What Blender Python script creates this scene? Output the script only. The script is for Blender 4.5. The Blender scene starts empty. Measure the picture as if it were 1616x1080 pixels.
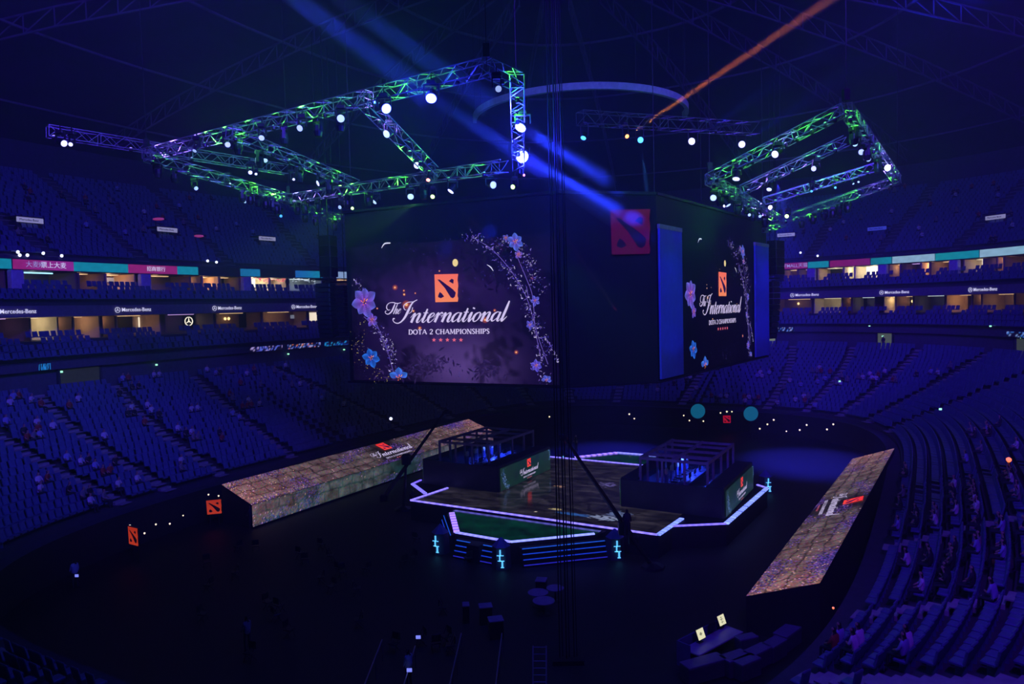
import bpy, math, random
import numpy as np
from mathutils import Vector, Matrix, noise
random.seed(7)
C = bpy.context.scene.collection
sc = bpy.context.scene
R = math.radians

# ---------------------------------------------------------------- camera, world, big lights, exposure
F = 1150.0
PITCH = math.atan(56/1150); ROLL = math.radians(1.415)
cam = bpy.data.objects.new('camera', bpy.data.cameras.new('camera')); C.objects.link(cam)
cam.data.sensor_width = 36; cam.data.lens = F/1616*36
cam.data.clip_start = 0.1; cam.data.clip_end = 600
cam.matrix_world = Matrix.Translation((0, 0, 16)) @ Matrix.Rotation(math.pi/2-PITCH, 4, 'X') @ Matrix.Rotation(-ROLL, 4, 'Z')
sc.camera = cam
EYE = Vector((0, 0, 16))
_fw = Vector((0, math.cos(PITCH), -math.sin(PITCH))); _up = Vector((0, math.sin(PITCH), math.cos(PITCH))); _rt = Vector((1, 0, 0))
_rt2 = _rt*math.cos(ROLL)-_up*math.sin(ROLL); _up2 = _rt*math.sin(ROLL)+_up*math.cos(ROLL)
def ray(x, y): return _fw+_rt2*((x-808)/F)+_up2*((540-y)/F)
def atz(x, y, z):
    d = ray(x, y); return EYE+d*((z-16)/d.z)
def aty(x, y, Y):
    d = ray(x, y); return EYE+d*(Y/d.y)
def atplane(x, y, p, n):
    d = ray(x, y); return EYE+d*((Vector(p)-EYE).dot(n)/d.dot(n))
def proj(p):
    q = Vector(p)-EYE; z = q.dot(_fw)
    if z < .5: return (-9999, -9999, z)
    return (808+F*q.dot(_rt2)/z, 540-F*q.dot(_up2)/z, z)
def inview(p, m=25):
    x, y, z = proj(p); return z > 1 and -m < x < 1616+m and -m < y < 1080+m

vs = sc.view_settings
vs.view_transform = 'Standard'; vs.look = 'None'; vs.gamma = 1; vs.use_curve_mapping = False; vs.exposure = 0
cy = sc.cycles
cy.max_bounces = 4; cy.diffuse_bounces = 2; cy.glossy_bounces = 2; cy.transmission_bounces = 2; cy.volume_bounces = 0
cy.sample_clamp_indirect = 4
w = bpy.data.worlds.new('hall_dark'); sc.world = w; w.use_nodes = True
w.node_tree.nodes['Background'].inputs[0].default_value = (.08, .02, 1, 1)
w.node_tree.nodes['Background'].inputs[1].default_value = .006
def W(u, v, z=0): return Vector((.866*u+.5*v, -.5*u+.866*v, z))
def V(x): return Vector(x)
def lamp(kind, name, loc, col, power, target=None, size=.3, angle=None, blend=.3, size_y=None):
    L = bpy.data.lights.new(name, kind); L.color = col; L.energy = power
    if kind == 'AREA':
        L.size = size
        if size_y: L.shape = 'RECTANGLE'; L.size_y = size_y
    else: L.shadow_soft_size = size
    if kind == 'SPOT': L.spot_size = angle; L.spot_blend = blend
    o = bpy.data.objects.new(name, L); C.objects.link(o); o.location = loc
    if target is not None:
        o.rotation_euler = (Vector(target)-Vector(loc)).to_track_quat('-Z', 'Y').to_euler()
    return o
BLUE = (.08, .022, 1.0)
INDIGO = (.13, .012, 1.0)
# added blue fill spots for ambient light, unseen, all above the picture
lamp('SPOT', 'added_blue_wash', (-4, 14, 35), BLUE, 84000, target=(-50, 84, 19), angle=R(74), blend=1, size=1.5)
lamp('SPOT', 'added_blue_wash', (16, 18, 35), BLUE, 90000, target=(52, 100, 19), angle=R(74), blend=1, size=1.5)
lamp('SPOT', 'added_blue_wash', (12, 6, 34), INDIGO, 24000, target=(27, 40, 4), angle=R(84), blend=1, size=1.5)
lamp('SPOT', 'added_blue_wash', (5, 20, 35), BLUE, 22000, target=(10, 120, 16), angle=R(80), blend=1, size=1.5)

for q_ in (W(-36, 84, 27), W(-14, 84, 27)):
    lamp('SPOT', 'far_end_fill', q_, BLUE, 5200, target=q_+W(0, 26, -20), angle=R(100), blend=.6, size=.3)  # added bare spots that bring blue to the far seats behind the cube

# ---------------------------------------------------------------- helpers
def lin(r, g, b):
    f = lambda c: (c/255/12.92) if c/255 <= .04045 else ((c/255+.055)/1.055)**2.4
    return (f(r), f(g), f(b))
_mats = {}
def mat(name, col, rough=.6, metal=0., emit=None, es=1., noise_amt=.15, scale=3., bump=0.):
    if name in _mats: return _mats[name]
    m = bpy.data.materials.new(name); m.use_nodes = True; nt = m.node_tree; b = nt.nodes['Principled BSDF']
    b.inputs['Roughness'].default_value = rough; b.inputs['Metallic'].default_value = metal
    if noise_amt:
        tc = nt.nodes.new('ShaderNodeTexCoord'); n = nt.nodes.new('ShaderNodeTexNoise'); n.inputs['Scale'].default_value = scale
        n.inputs['Detail'].default_value = 3
        cr = nt.nodes.new('ShaderNodeValToRGB')
        cr.color_ramp.elements[0].position = .3; cr.color_ramp.elements[1].position = .7
        cr.color_ramp.elements[0].color = tuple(c*(1-noise_amt) for c in col)+(1,)
        cr.color_ramp.elements[1].color = tuple(min(1, c*(1+noise_amt)) for c in col)+(1,)
        nt.links.new(tc.outputs['Object'], n.inputs['Vector']); nt.links.new(n.outputs['Fac'], cr.inputs['Fac']); nt.links.new(cr.outputs['Color'], b.inputs['Base Color'])
        if bump:
            bp = nt.nodes.new('ShaderNodeBump'); bp.inputs['Strength'].default_value = bump
            nt.links.new(n.outputs['Fac'], bp.inputs['Height']); nt.links.new(bp.outputs['Normal'], b.inputs['Normal'])
    else: b.inputs['Base Color'].default_value = tuple(col)+(1,)
    if emit:
        b.inputs['Emission Color'].default_value = tuple(emit)+(1,); b.inputs['Emission Strength'].default_value = es
    _mats[name] = m; return m
def led_mat(name, strength=1., base=(.01, .01, .012), rough=.5, spec=.3):
    """a lit display: the picture sits in the mesh's colour attribute"""
    if name in _mats: return _mats[name]
    m = bpy.data.materials.new(name); m.use_nodes = True; nt = m.node_tree; b = nt.nodes['Principled BSDF']
    b.inputs['Base Color'].default_value = base+(1,); b.inputs['Roughness'].default_value = rough
    b.inputs['Specular IOR Level'].default_value = spec
    a = nt.nodes.new('ShaderNodeAttribute'); a.attribute_name = 'Col'
    nt.links.new(a.outputs['Color'], b.inputs['Emission Color']); b.inputs['Emission Strength'].default_value = strength
    _mats[name] = m; return m

class MB:
    def __init__(s): s.v = []; s.f = []; s.m = []; s.c = []; s.hascol = False
    def quadset(s, vs_, fs, mi=0, cols=None):
        n = len(s.v); s.v += [tuple(p) for p in vs_]; s.f += [tuple(i+n for i in f) for f in fs]; s.m += [mi]*len(fs)
        if cols is not None: s.hascol = True; s.c += [tuple(c) for c in cols]
        else: s.c += [(0, 0, 0)]*len(vs_)
    def box(s, c, d, rz=0, mi=0, M=None, skip=()):
        x, y, z = d[0]/2, d[1]/2, d[2]/2
        P = [Vector((a*x, b*y, e*z)) for e in (-1, 1) for a, b in ((-1, -1), (1, -1), (1, 1), (-1, 1))]
        if rz: rm = Matrix.Rotation(rz, 3, 'Z'); P = [rm @ p for p in P]
        c = Vector(c); P = [p+c for p in P]
        if M is not None: P = [M @ p for p in P]
        fs = [(0, 3, 2, 1), (4, 5, 6, 7), (0, 1, 5, 4), (1, 2, 6, 5), (2, 3, 7, 6), (3, 0, 4, 7)]
        s.quadset(P, [f for i, f in enumerate(fs) if i not in skip], mi)
    def bevbox(s, c, d, bv, rz=0, mi=0, M=None):
        """box with chamfered vertical and top edges"""
        x, y, z = d[0]/2, d[1]/2, d[2]/2; b = bv
        o = [(-x+b, -y), (x-b, -y), (x, -y+b), (x, y-b), (x-b, y), (-x+b, y), (-x, y-b), (-x, -y+b)]
        i_ = [(px*(x-b)/x, py*(y-b)/y) for px, py in o]
        rings = [[(p[0], p[1], -z) for p in o], [(p[0], p[1], z-b) for p in o], [(p[0], p[1], z) for p in i_]]
        rm = Matrix.Rotation(rz, 3, 'Z'); P = []
        for r in rings:
            for p in r:
                q = rm @ Vector(p)+Vector(c); P.append(M @ q if M is not None else q)
        fs = [tuple(range(7, -1, -1)), tuple(range(16, 24))]
        for k in (0, 1):
            for i in range(8): j = (i+1) % 8; fs.append((k*8+i, k*8+j, k*8+8+j, k*8+8+i))
        s.quadset(P, fs, mi)
    def tube(s, p, q, r, n=4, r2=None, mi=0, cap=True):
        p = Vector(p); q = Vector(q); d = (q-p)
        if d.length < 1e-6: return
        d.normalize(); a = d.cross(Vector((0, 0, 1)));
        if a.length < .01: a = d.cross(Vector((1, 0, 0)))
        a.normalize(); b = d.cross(a); r2 = r if r2 is None else r2; P = []
        for c_, rr in ((p, r), (q, r2)):
            for i in range(n):
                t = 2*math.pi*(i+.5)/n; P.append(c_+(a*math.cos(t)+b*math.sin(t))*rr)
        fs = [(i, (i+1) % n, n+(i+1) % n, n+i) for i in range(n)]
        if cap: fs += [tuple(range(n-1, -1, -1)), tuple(range(n, 2*n))]
        s.quadset(P, fs, mi)
    def path(s, pts, r, n=6, mi=0):
        for a, b in zip(pts, pts[1:]): s.tube(a, b, r, n, mi=mi)
    def prism(s, poly, z0, z1, mi=0, top=1.0, cols=None):
        n = len(poly); cx = sum(p[0] for p in poly)/n; cy = sum(p[1] for p in poly)/n
        P = [(p[0], p[1], z0) for p in poly]+[(cx+(p[0]-cx)*top, cy+(p[1]-cy)*top, z1) for p in poly]
        fs = [(i, (i+1) % n, n+(i+1) % n, n+i) for i in range(n)]+[tuple(range(n-1, -1, -1)), tuple(range(n, 2*n))]
        s.quadset(P, fs, mi)
    def lathe(s, prof, n=12, M=None, mi=0):
        P = []; fs = []
        for r, z in prof:
            for i in range(n):
                t = 2*math.pi*i/n; q = Vector((r*math.cos(t), r*math.sin(t), z)); P.append(M @ q if M is not None else q)
        for k in range(len(prof)-1):
            for i in range(n): j = (i+1) % n; fs.append((k*n+i, k*n+j, (k+1)*n+j, (k+1)*n+i))
        fs += [tuple(range(n-1, -1, -1)), tuple(range((len(prof)-1)*n, len(prof)*n))]
        s.quadset(P, fs, mi)
    def build(s, name, mats, parent=None, origin=None, smooth=False):
        me = bpy.data.meshes.new(name); o0 = Vector(origin) if origin is not None else Vector((0, 0, 0))
        va = np.array(s.v, dtype=np.float64).reshape(-1, 3)-np.array(o0)
        me.from_pydata(va.tolist(), [], s.f)
        mats = mats if isinstance(mats, (list, tuple)) else [mats]
        for m in mats: me.materials.append(m)
        if len(mats) > 1: me.polygons.foreach_set('material_index', s.m)
        if s.hascol:
            ca = me.color_attributes.new('Col', 'FLOAT_COLOR', 'POINT')
            arr = np.ones((len(s.v), 4)); arr[:, :3] = np.array(s.c); ca.data.foreach_set('color', arr.ravel())
        if smooth: me.shade_smooth()
        me.update()
        o = bpy.data.objects.new(name, me); C.objects.link(o)
        if parent is not None: o.parent = parent
        elif origin is not None: o.location = o0
        return o
def tag(o, label=None, cat=None, group=None, kind=None):
    if label: o['label'] = label
    if cat: o['category'] = cat
    if group: o['group'] = group
    if kind: o['kind'] = kind
    return o
def thing(name, label, cat, loc=(0, 0, 0), rz=0, group=None):
    o = bpy.data.objects.new(name, None); C.objects.link(o); o.location = loc; o.rotation_euler = (0, 0, rz)
    o.empty_display_size = .1
    return tag(o, label, cat, group)
def kids(o): return [c for c in bpy.data.objects if c.parent == o]
def copytree(root, ch, loc, rz=None, label=None, group=None):
    """ch = [(child, [grandchildren])]"""
    r = root.copy(); C.objects.link(r); r.location = loc
    if rz is not None: r.rotation_euler = (0, 0, rz)
    if label: r['label'] = label
    if group: r['group'] = group
    for c0, gs in ch:
        c = c0.copy(); C.objects.link(c); c.parent = r
        for g0 in gs: g = g0.copy(); C.objects.link(g); g.parent = c
    return r
def textmesh(name, s, size, parent, M, material, ext=.01, align='CENTER', shear=0, bold=0):
    cu = bpy.data.curves.new(name, 'FONT'); cu.body = s; cu.size = size; cu.align_x = align; cu.align_y = 'CENTER'
    cu.extrude = ext; cu.shear = shear; cu.offset = bold; cu.resolution_u = 2
    t = bpy.data.objects.new('tmp', cu); C.objects.link(t)
    dg = bpy.context.evaluated_depsgraph_get(); me = bpy.data.meshes.new_from_object(t.evaluated_get(dg))
    bpy.data.objects.remove(t); me.name = name; me.materials.clear(); me.materials.append(material)
    o = bpy.data.objects.new(name, me); C.objects.link(o); o.parent = parent
    o.matrix_local = M
    return o
def ordw(n):
    tens = ['', '', 'twenty', 'thirty', 'forty', 'fifty', 'sixty', 'seventy', 'eighty', 'ninety']
    if n < 20: return ORD[n]
    n += 1; t, u = divmod(n, 10)
    if t > 9: return 'last'
    return tens[t]+'-'+ORD[u-1] if u else tens[t][:-1]+'ieth'
ORD = 'first second third fourth fifth sixth seventh eighth ninth tenth eleventh twelfth thirteenth fourteenth fifteenth sixteenth seventeenth eighteenth nineteenth twentieth'.split()

# ---------------------------------------------------------------- bowl geometry: super-ellipse rings in the (u,v) plan
CU, CV, A0, B0, NN = -26.0, 53.0, 47.5, 62.0, 2.45
def rp(t, off, z=0):
    c, s_ = math.cos(t), math.sin(t); nn_ = NN+max(0, -6-off)*.07       # the lower rows are squarer than the upper ring
    return W(CU+(A0+off)*math.copysign(abs(c)**(2/nn_), c), CV+(B0+off)*math.copysign(abs(s_)**(2/nn_), s_), z)
TS = [2*math.pi*i/4000-1.117 for i in range(4000)]
def px_table(off, z):
    tb = []
    for t in TS:
        p = rp(t, off, z); x, y, d = proj(p)
        if d > 45 or (d > 20 and abs(x-808) < 2500 and d > 35): tb.append((x, t))
    tb.sort(); return tb
_pt = {}
def t_at(px, off=0, z=16):
    k = (round(off, 1), z)
    if k not in _pt:
        tb = px_table(off, z); _pt[k] = (np.array([a for a, b in tb]), [b for a, b in tb])
    xs, ts = _pt[k]; i = int(np.searchsorted(xs, px)); return ts[min(i, len(ts)-1)]
def inward(t):
    a = rp(t+.002, 0); b = rp(t-.002, 0); d = a-b; n = Vector((-d.y, d.x, 0)); n.normalize()
    c = W(CU, CV)
    return n if n.dot(c-rp(t, 0)) > 0 else -n
NSEG = 160
TSEG = []
for i in range(NSEG*2):
    TSEG.append(2*math.pi*i/(NSEG*2))
def ring(mb, prof, mi=0, cut=False):
    """prof: list of (off, z) swept round the bowl"""
    n = len(TSEG); P = []; fs = []
    for off, z in prof:
        for t in TSEG: P.append(rp(t, off, z))
    for k in range(len(prof)-1):
        for i in range(n):
            j = (i+1) % n
            if cut and P[i].y < 16: continue      # the balcony the camera stands on is left open
            fs.append((k*n+i, k*n+j, (k+1)*n+j, (k+1)*n+i))
    mb.quadset(P, fs, mi)

concrete = mat('painted concrete', (.16, .16, .20), .8, bump=.1)
darkc = mat('dark concrete', (.05, .05, .07), .85, bump=.1)
blackp = mat('black drape', (.012, .012, .016), .9)
floorm = mat('black event floor', (.014, .012, .014), .6, scale=1.2)
seatm = mat('blue seat plastic', (.10, .14, .30), .5, noise_amt=.2)
white_p = mat('white paint', (.7, .7, .75), .5, noise_amt=.05)
alu = mat('truss aluminium', (.62, .63, .66), .42, .35, noise_amt=.05)
blackm = mat('black metal', (.02, .02, .024), .45, .3, noise_amt=.1)
blackplastic = mat('black plastic', (.015, .015, .018), .4, noise_amt=.1)

# floor
m = MB(); ring(m, [(-24.5, 0), (-24.5, 2.5)]); m.build('wall_front', blackp)['kind'] = 'structure'
m = MB(); m.quadset([rp(t, -24, 0) for t in TSEG], [tuple(range(len(TSEG)))]); m.build('floor', floorm)['kind'] = 'structure'
# lower bowl
ROWS = 19; ROFF0, RZ0 = -23.5, 2.5; DOFF, DZ = 17.2/ROWS, 6.8/ROWS
def row(k): return (ROFF0+DOFF*k, RZ0+DZ*(k+1))
prof = [(-24.5, 2.5), (ROFF0, 2.5)]
for k in range(ROWS):
    o_, z_ = row(k); prof += [(o_, z_), (o_+DOFF, z_)]
m = MB(); ring(m, prof); m.build('floor_lower_stand', darkc)['kind'] = 'structure'
# walls and suite levels
m = MB(); ring(m, [(prof[-1][0], prof[-1][1]), (-6.0, 9.4), (-5.6, 9.4), (-5.6, 11.5), (-6.3, 11.5), (-6.3, 12.15), (-6.1, 12.15), (-6.1, 11.7)]); m.build('wall_lower_ring', mat('ring wall', (.10, .10, .14), .7))['kind'] = 'structure'
def terrace(o0, z0, o1, z1, n):
    pr = []
    for k in range(n):
        o_ = o0+(o1-o0)*k/n; pr += [(o_, z0+(z1-z0)*(k+1)/n), (o0+(o1-o0)*(k+1)/n, z0+(z1-z0)*(k+1)/n)]
    return pr
ter1 = terrace(-6.1, 11.7, -1, 13.9, 4); ter2 = terrace(-3.8, 16.9, 0, 18.7, 4)
m = MB(); ring(m, [(-6.1, 11.7)]+ter1+[(5, 13.9)], cut=True); m.build('floor_lower_suites', darkc)['kind'] = 'structure'
m = MB(); ring(m, [(5, 16.1), (-4.0, 16.1), (-4.05, 16.1), (-4.05, 17.1), (-3.85, 17.1), (-3.85, 16.9)], cut=True); m.build('wall_fascia', mat('fascia paint', (.17, .16, .22), .6))['kind'] = 'structure'
m = MB(); ring(m, [(-3.85, 16.9)]+ter2+[(5, 18.7)], cut=True); m.build('floor_upper_suites', darkc)['kind'] = 'structure'
m = MB(); ring(m, [(5, 20.45), (-.3, 20.45), (-.3, 21.5), (.2, 21.5), (.2, 21.3)], cut=True); m.build('wall_ribbon_beam', mat('beam paint', (.06, .06, .09), .6))['kind'] = 'structure'
# upper deck
UR = 20; UO0, UZ0 = .4, 21.3; UDO, UDZ = .85, .55
def urow(k): return (UO0+UDO*k, UZ0+UDZ*(k+1))
prof = [(.2, 21.3)]
for k in range(UR):
    o_, z_ = urow(k); prof += [(o_, z_), (o_+UDO, z_)]
m = MB(); ring(m, prof, cut=True); m.build('floor_upper_deck', mat('upper deck concrete', (.07, .07, .11), .85))['kind'] = 'structure'
endo, endz = prof[-1]
m = MB(); ring(m, [(endo, endz), (endo+.3, endz), (endo+.3, 36.5)]); m.build('wall_rear', mat('rear wall', (.06, .055, .10), .9))['kind'] = 'structure'
# roof: a shallow dome
ro = [(endo+.3, 36.5)]
for k in range(1, 11): ro.append((endo+.3-k*(A0+endo)/10.2, 36.5+9*(1-(1-k/10)**2)))
m = MB(); ring(m, ro)
ro_o, ro_z = ro[-1]; m.quadset([rp(t, ro_o, ro_z) for t in TSEG], [tuple(range(len(TSEG)))])
m.build('ceiling', mat('roof deck', (.045, .035, .07), .9, scale=.2))['kind'] = 'structure'
def roofz(p):
    # approximate roof height at plan point
    u = .866*p[0]-.5*p[1]; v = .5*p[0]+.866*p[1]
    q = (abs((u-CU)/(A0+18))**NN+abs((v-CV)/(B0+18))**NN)**(1/NN)
    return 36.5+9*(1-min(q, 1)**2)
roofsteel = mat('roof steel', (.13, .10, .17), .6, .2)
# roof trusses: each one a long lattice girder
def girder(mb, p, q, h, r=.12, n=10):
    p = Vector(p); q = Vector(q); dn = Vector((0, 0, -h))
    mb.tube(p, q, r); mb.tube(p+dn, q+dn, r)
    for i in range(n):
        a = p.lerp(q, i/n); b = p.lerp(q, (i+1)/n); mb.tube(a, b+dn if i % 2 else b+dn, r*.6); mb.tube(a, a+dn, r*.6)
cc = W(CU, CV)
ceng = 'roof girders radiating over the hall'
for k in range(20):
    t = 2*math.pi*k/20
    m = MB(); prev = None
    for j in range(6):
        f = .12+.8*j/5; p = cc.lerp(rp(t, 17), f); p.z = roofz(p)-.6
        if prev is not None: girder(m, prev, p, 1.6, .1, 4)
        prev = p
    if inview(cc.lerp(rp(t, 17), .6)+Vector((0, 0, 38)), 400):
        g = m.build('roof_girder', roofsteel, origin=prev); tag(g, 'dim steel roof girder radiating across the dark ceiling, %s counted round the roof' % ordw(k), 'girder', ceng)
for f in (.25, .45, .65, .85):
    m = MB(); prev = None
    for k in range(81):
        t = 2*math.pi*k/80; p = cc.lerp(rp(t, 17), f); p.z = roofz(p)-1.4
        if prev is not None:
            if inview(p, 300): m.tube(prev, p, .14)
        prev = p
    g = m.build('roof_ring_beam', roofsteel)
    tag(g, {.25: 'innermost', .45: 'second innermost', .65: 'second outermost', .85: 'outermost'}[f]+' ring of roof steel circling the dark ceiling', 'beam')

# ---------------------------------------------------------------- seats
def seat_geo(mb, p, ang, s=1.):
    M = Matrix.Translation(p) @ Matrix.Rotation(ang, 4, 'Z')   # local +Y faces the hall
    mb.bevbox((0, .05, .42), (.46*s, .42, .09), .03, M=M)
    M2 = M @ Matrix.Translation((0, -.2, .66)) @ Matrix.Rotation(R(12), 4, 'X')
    mb.bevbox((0, 0, 0), (.46*s, .08, .5), .03, M=M2)
    mb.box((0, -.02, .2), (.08, .3, .38), M=M)
def seat_cheap(mb, p, ang):
    c, s_ = math.cos(ang), math.sin(ang)
    def L(x, y, z): return (p[0]+c*x-s_*y, p[1]+s_*x+c*y, p[2]+z)
    mb.quadset([L(-.23, -.16, .40), L(.23, -.16, .40), L(.23, .26, .44), L(-.23, .26, .44), L(-.22, -.3, .9), L(.22, -.3, .9), L(.23, .26, .34), L(-.23, .26, .34),
                L(-.22, -.36, .9), L(.22, -.36, .9), L(.23, -.24, .34), L(-.23, -.24, .34)],
               [(0, 1, 2, 3), (0, 4, 5, 1), (3, 2, 6, 7), (4, 8, 9, 5), (8, 11, 10, 9), (0, 11, 8, 4), (1, 5, 9, 10)])
AISLES = []  # param angles of the aisles
for px in (-60, 60, 178, 300, 420, 540, 660, 780, 900, 1020, 1140, 1250, 1345, 1450, 1560, 1680):
    AISLES.append(t_at(px, -6, 9.4))
NEARA = [2*math.pi*(.74+.035*i) for i in range(0, 8)]
def ang_in(t): n = inward(t); return math.atan2(n.y, n.x)-math.pi/2
def walk(off, z, step):
    out = []; prev = rp(0, off, z); acc = 0; nxt = 0; N = 2600
    for i in range(1, N+1):
        t = 2*math.pi*i/N; p = rp(t, off, z); d = (p-prev).length
        acc += d
        if acc >= nxt: out.append((t, p)); nxt += step
        prev = p
    return out
def near_aisle(t, p, off, z, w=.65):
    for a in AISLES+NEARA:
        d = abs((t-a+math.pi) % (2*math.pi)-math.pi)
        if d < .06 and (rp(a, off, z)-p).length < w: return True
    return False
seats = []
for k in range(ROWS):
    o_, z_ = row(k)
    for t, p in walk(o_+.45, z_, .56):
        if not inview(p, 20) or near_aisle(t, p, o_+.45, z_): continue
        seats.append((p, ang_in(t), 'low', k, t))
for k in range(UR):
    o_, z_ = urow(k)
    for t, p in walk(o_+.42, z_, .56):
        if not inview(p, 20) or near_aisle(t, p, o_+.42, z_, .8): continue
        if proj(p)[2] < 25: continue
        seats.append((p, ang_in(t), 'up', k, t))
for tr, o0, o1, z0, z1 in ((0, -6.1, -1, 11.7, 13.9), (1, -3.8, 0, 16.9, 18.7)):
    for k in range(4):
        o_ = o0+(o1-o0)*(k+.5)/4; z_ = z0+(z1-z0)*(k+1)/4
        for t, p in walk(o_, z_, .6):
            if not inview(p, 20) or proj(p)[2] < 40: continue
            if (int(t*38) % 4) == 0 and k > 1: continue
            seats.append((p, ang_in(t), 'suite', k, t))
print('seats', len(seats))
near = sorted([s for s in seats if s[2] == 'low'], key=lambda s: proj(s[0])[2])[:300]
nearset = set(id(s) for s in near)
m = MB(); seat_geo(m, Vector((0, 0, 0)), 0); s0 = m.build('stadium_seat', seatm)
SL = 'blue plastic flip seat in the near rows of the right-hand stand'
tag(s0, SL, 'seat', 'nearest seats of the right-hand stand')
near.sort(key=lambda s: (s[3], proj(s[0])[0])); rowc = {}
for i, s in enumerate(near):
    o = s0 if i == 0 else s0.copy()
    if i: C.objects.link(o)
    j = rowc.get(s[3], 0); rowc[s[3]] = j+1
    o['label'] = 'blue plastic seat in the near right-hand stand, %s row up, %s seat from its left' % (ordw(s[3]), ordw(j))
    o.location = s[0]; o.rotation_euler = (0, 0, s[1])
m = MB()
for s in seats:
    if id(s) not in nearset: seat_cheap(m, s[0], s[1])
o = m.build('stadium_seats', seatm); tag(o, 'thousands of blue plastic seats filling the stands around the hall', 'seats', kind='stuff')
# aisle steps (pale nosings)
m = MB()
for a in AISLES+NEARA:
    n = inward(a)
    for k in range(ROWS):
        o_, z_ = row(k); p = rp(a, o_+.1, z_)
        if inview(p): m.box(p+Vector((0, 0, .02)), (.95, .5, .05), math.atan2(n.y, n.x)-math.pi/2); m.box(p-n*.45+Vector((0, 0, .1)), (.95, .35, .2), math.atan2(n.y, n.x)-math.pi/2)
m.build('trim_aisle_steps', mat('step nosing', (.34, .34, .36), .7))['kind'] = 'structure'
m = MB()
for a in AISLES:
    n = inward(a)
    for k in range(UR):
        o_, z_ = urow(k); p = rp(a, o_+.1, z_); m.box(p+Vector((0, 0, .02)), (1.2, .6, .05), math.atan2(n.y, n.x)-math.pi/2)
m.build('trim_upper_aisle_steps', mat('upper step nosing', (.34, .34, .36), .7))['kind'] = 'structure'

# ---------------------------------------------------------------- people
shirts = {'white': (.75, .75, .78), 'pale blue': (.35, .42, .7), 'dark': (.03, .03, .04), 'red': (.4, .06, .05), 'grey': (.25, .25, .27)}
def person_mesh(name, shirt, stand=False, lean=0., arm=0):
    """one continuous skinned body: hips, chest, neck, head, arms, legs"""
    me = bpy.data.meshes.new(name)
    if stand:
        v = [(0, 0, .95), (0, 0, 1.2), (0, .01, 1.42), (0, .02, 1.55), (0, .03, 1.64), (0, .03, 1.74),
             (.17, 0, 1.42), (.23, .03, 1.17), (.24, .12, .95), (-.17, 0, 1.42), (-.23, .03, 1.17), (-.22, .16, .98),
             (.1, 0, .9), (.11, .03, .5), (.12, -.02, .07), (.12, .12, .04), (-.1, 0, .9), (-.11, .05, .5), (-.12, 0, .07), (-.12, .14, .04)]
    else:
        v = [(0, -.02, .55), (0, -.06+lean*.3, .8), (0, -.06+lean*.7, 1.03), (0, -.03+lean, 1.15), (0, lean, 1.24), (0, .01+lean, 1.34),
             (.17, -.05+lean*.7, 1.02), (.24, .03+lean*.5, .8), (.15, .26, .68), (-.17, -.05+lean*.7, 1.02), (-.24, .03+lean*.5, .8), (-.13, .27, .68+arm*.4),
             (.1, .02, .52), (.13, .42, .53), (.13, .42, .1), (.13, .54, .05), (-.1, .02, .52), (-.13, .42, .53), (-.13, .44, .1), (-.13, .56, .05)]
    e = [(0, 1), (1, 2), (2, 3), (3, 4), (4, 5), (2, 6), (6, 7), (7, 8), (2, 9), (9, 10), (10, 11), (0, 12), (12, 13), (13, 14), (14, 15), (0, 16), (16, 17), (17, 18), (18, 19)]
    rr = [.15, .16, .15, .055, .095, .08, .065, .05, .035, .065, .05, .035, .09, .065, .045, .035, .09, .065, .045, .035]
    me.from_pydata(v, e, []); o = bpy.data.objects.new(name, me); C.objects.link(o)
    sm = o.modifiers.new('skin', 'SKIN'); sm.use_smooth_shade = True
    for i, r_ in enumerate(rr): me.skin_vertices[0].data[i].radius = (r_, r_*(.8 if i < 3 else 1))
    me.skin_vertices[0].data[0].use_root = True
    sb = o.modifiers.new('sub', 'SUBSURF'); sb.levels = 1; sb.render_levels = 1
    dg = bpy.context.evaluated_depsgraph_get(); nm = bpy.data.meshes.new_from_object(o.evaluated_get(dg)); bpy.data.objects.remove(o)
    nm.materials.clear()
    for mm in (mat('shirt '+shirt, shirts[shirt], .8), mat('skin', (.45, .28, .2), .6), mat('black hair', (.012, .01, .01), .5), mat('dark trousers', (.025, .025, .04), .8)): nm.materials.append(mm)
    top = 1.47 if stand else 1.09
    for p in nm.polygons:
        c = p.center
        hy = .03 if stand else lean
        if c.z > top+.0 and abs(c.x) < .13 and abs(c.z-top) < .5 and c.z > top:
            p.material_index = 2 if (c.z > top+.23 or c.y < hy-.03) else 1
        elif (c.z < (.92 if stand else .6)): p.material_index = 3 if c.z > .07 else 2
        elif (abs(c.x) > .1 and c.y > (.08 if stand else .12) and c.z > (0.9 if stand else .6)): p.material_index = 1
        else: p.material_index = 0
    return nm
PM = {}
for i, s in enumerate(shirts):
    PM[s] = [person_mesh('person', s, lean=.0), person_mesh('person', s, lean=.12, arm=.4)]
PS = {s: person_mesh('person', s, True) for s in shirts}
sidx = {}
lows = [s for s in seats if s[2] == 'low']; ups = [s for s in seats if s[2] == 'up']
SP = np.array([proj(s[0])[:2] for s in lows]); UP = np.array([proj(s[0])[:2] for s in ups])
used = set(); npeople = 0; pc_ = {}
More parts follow.
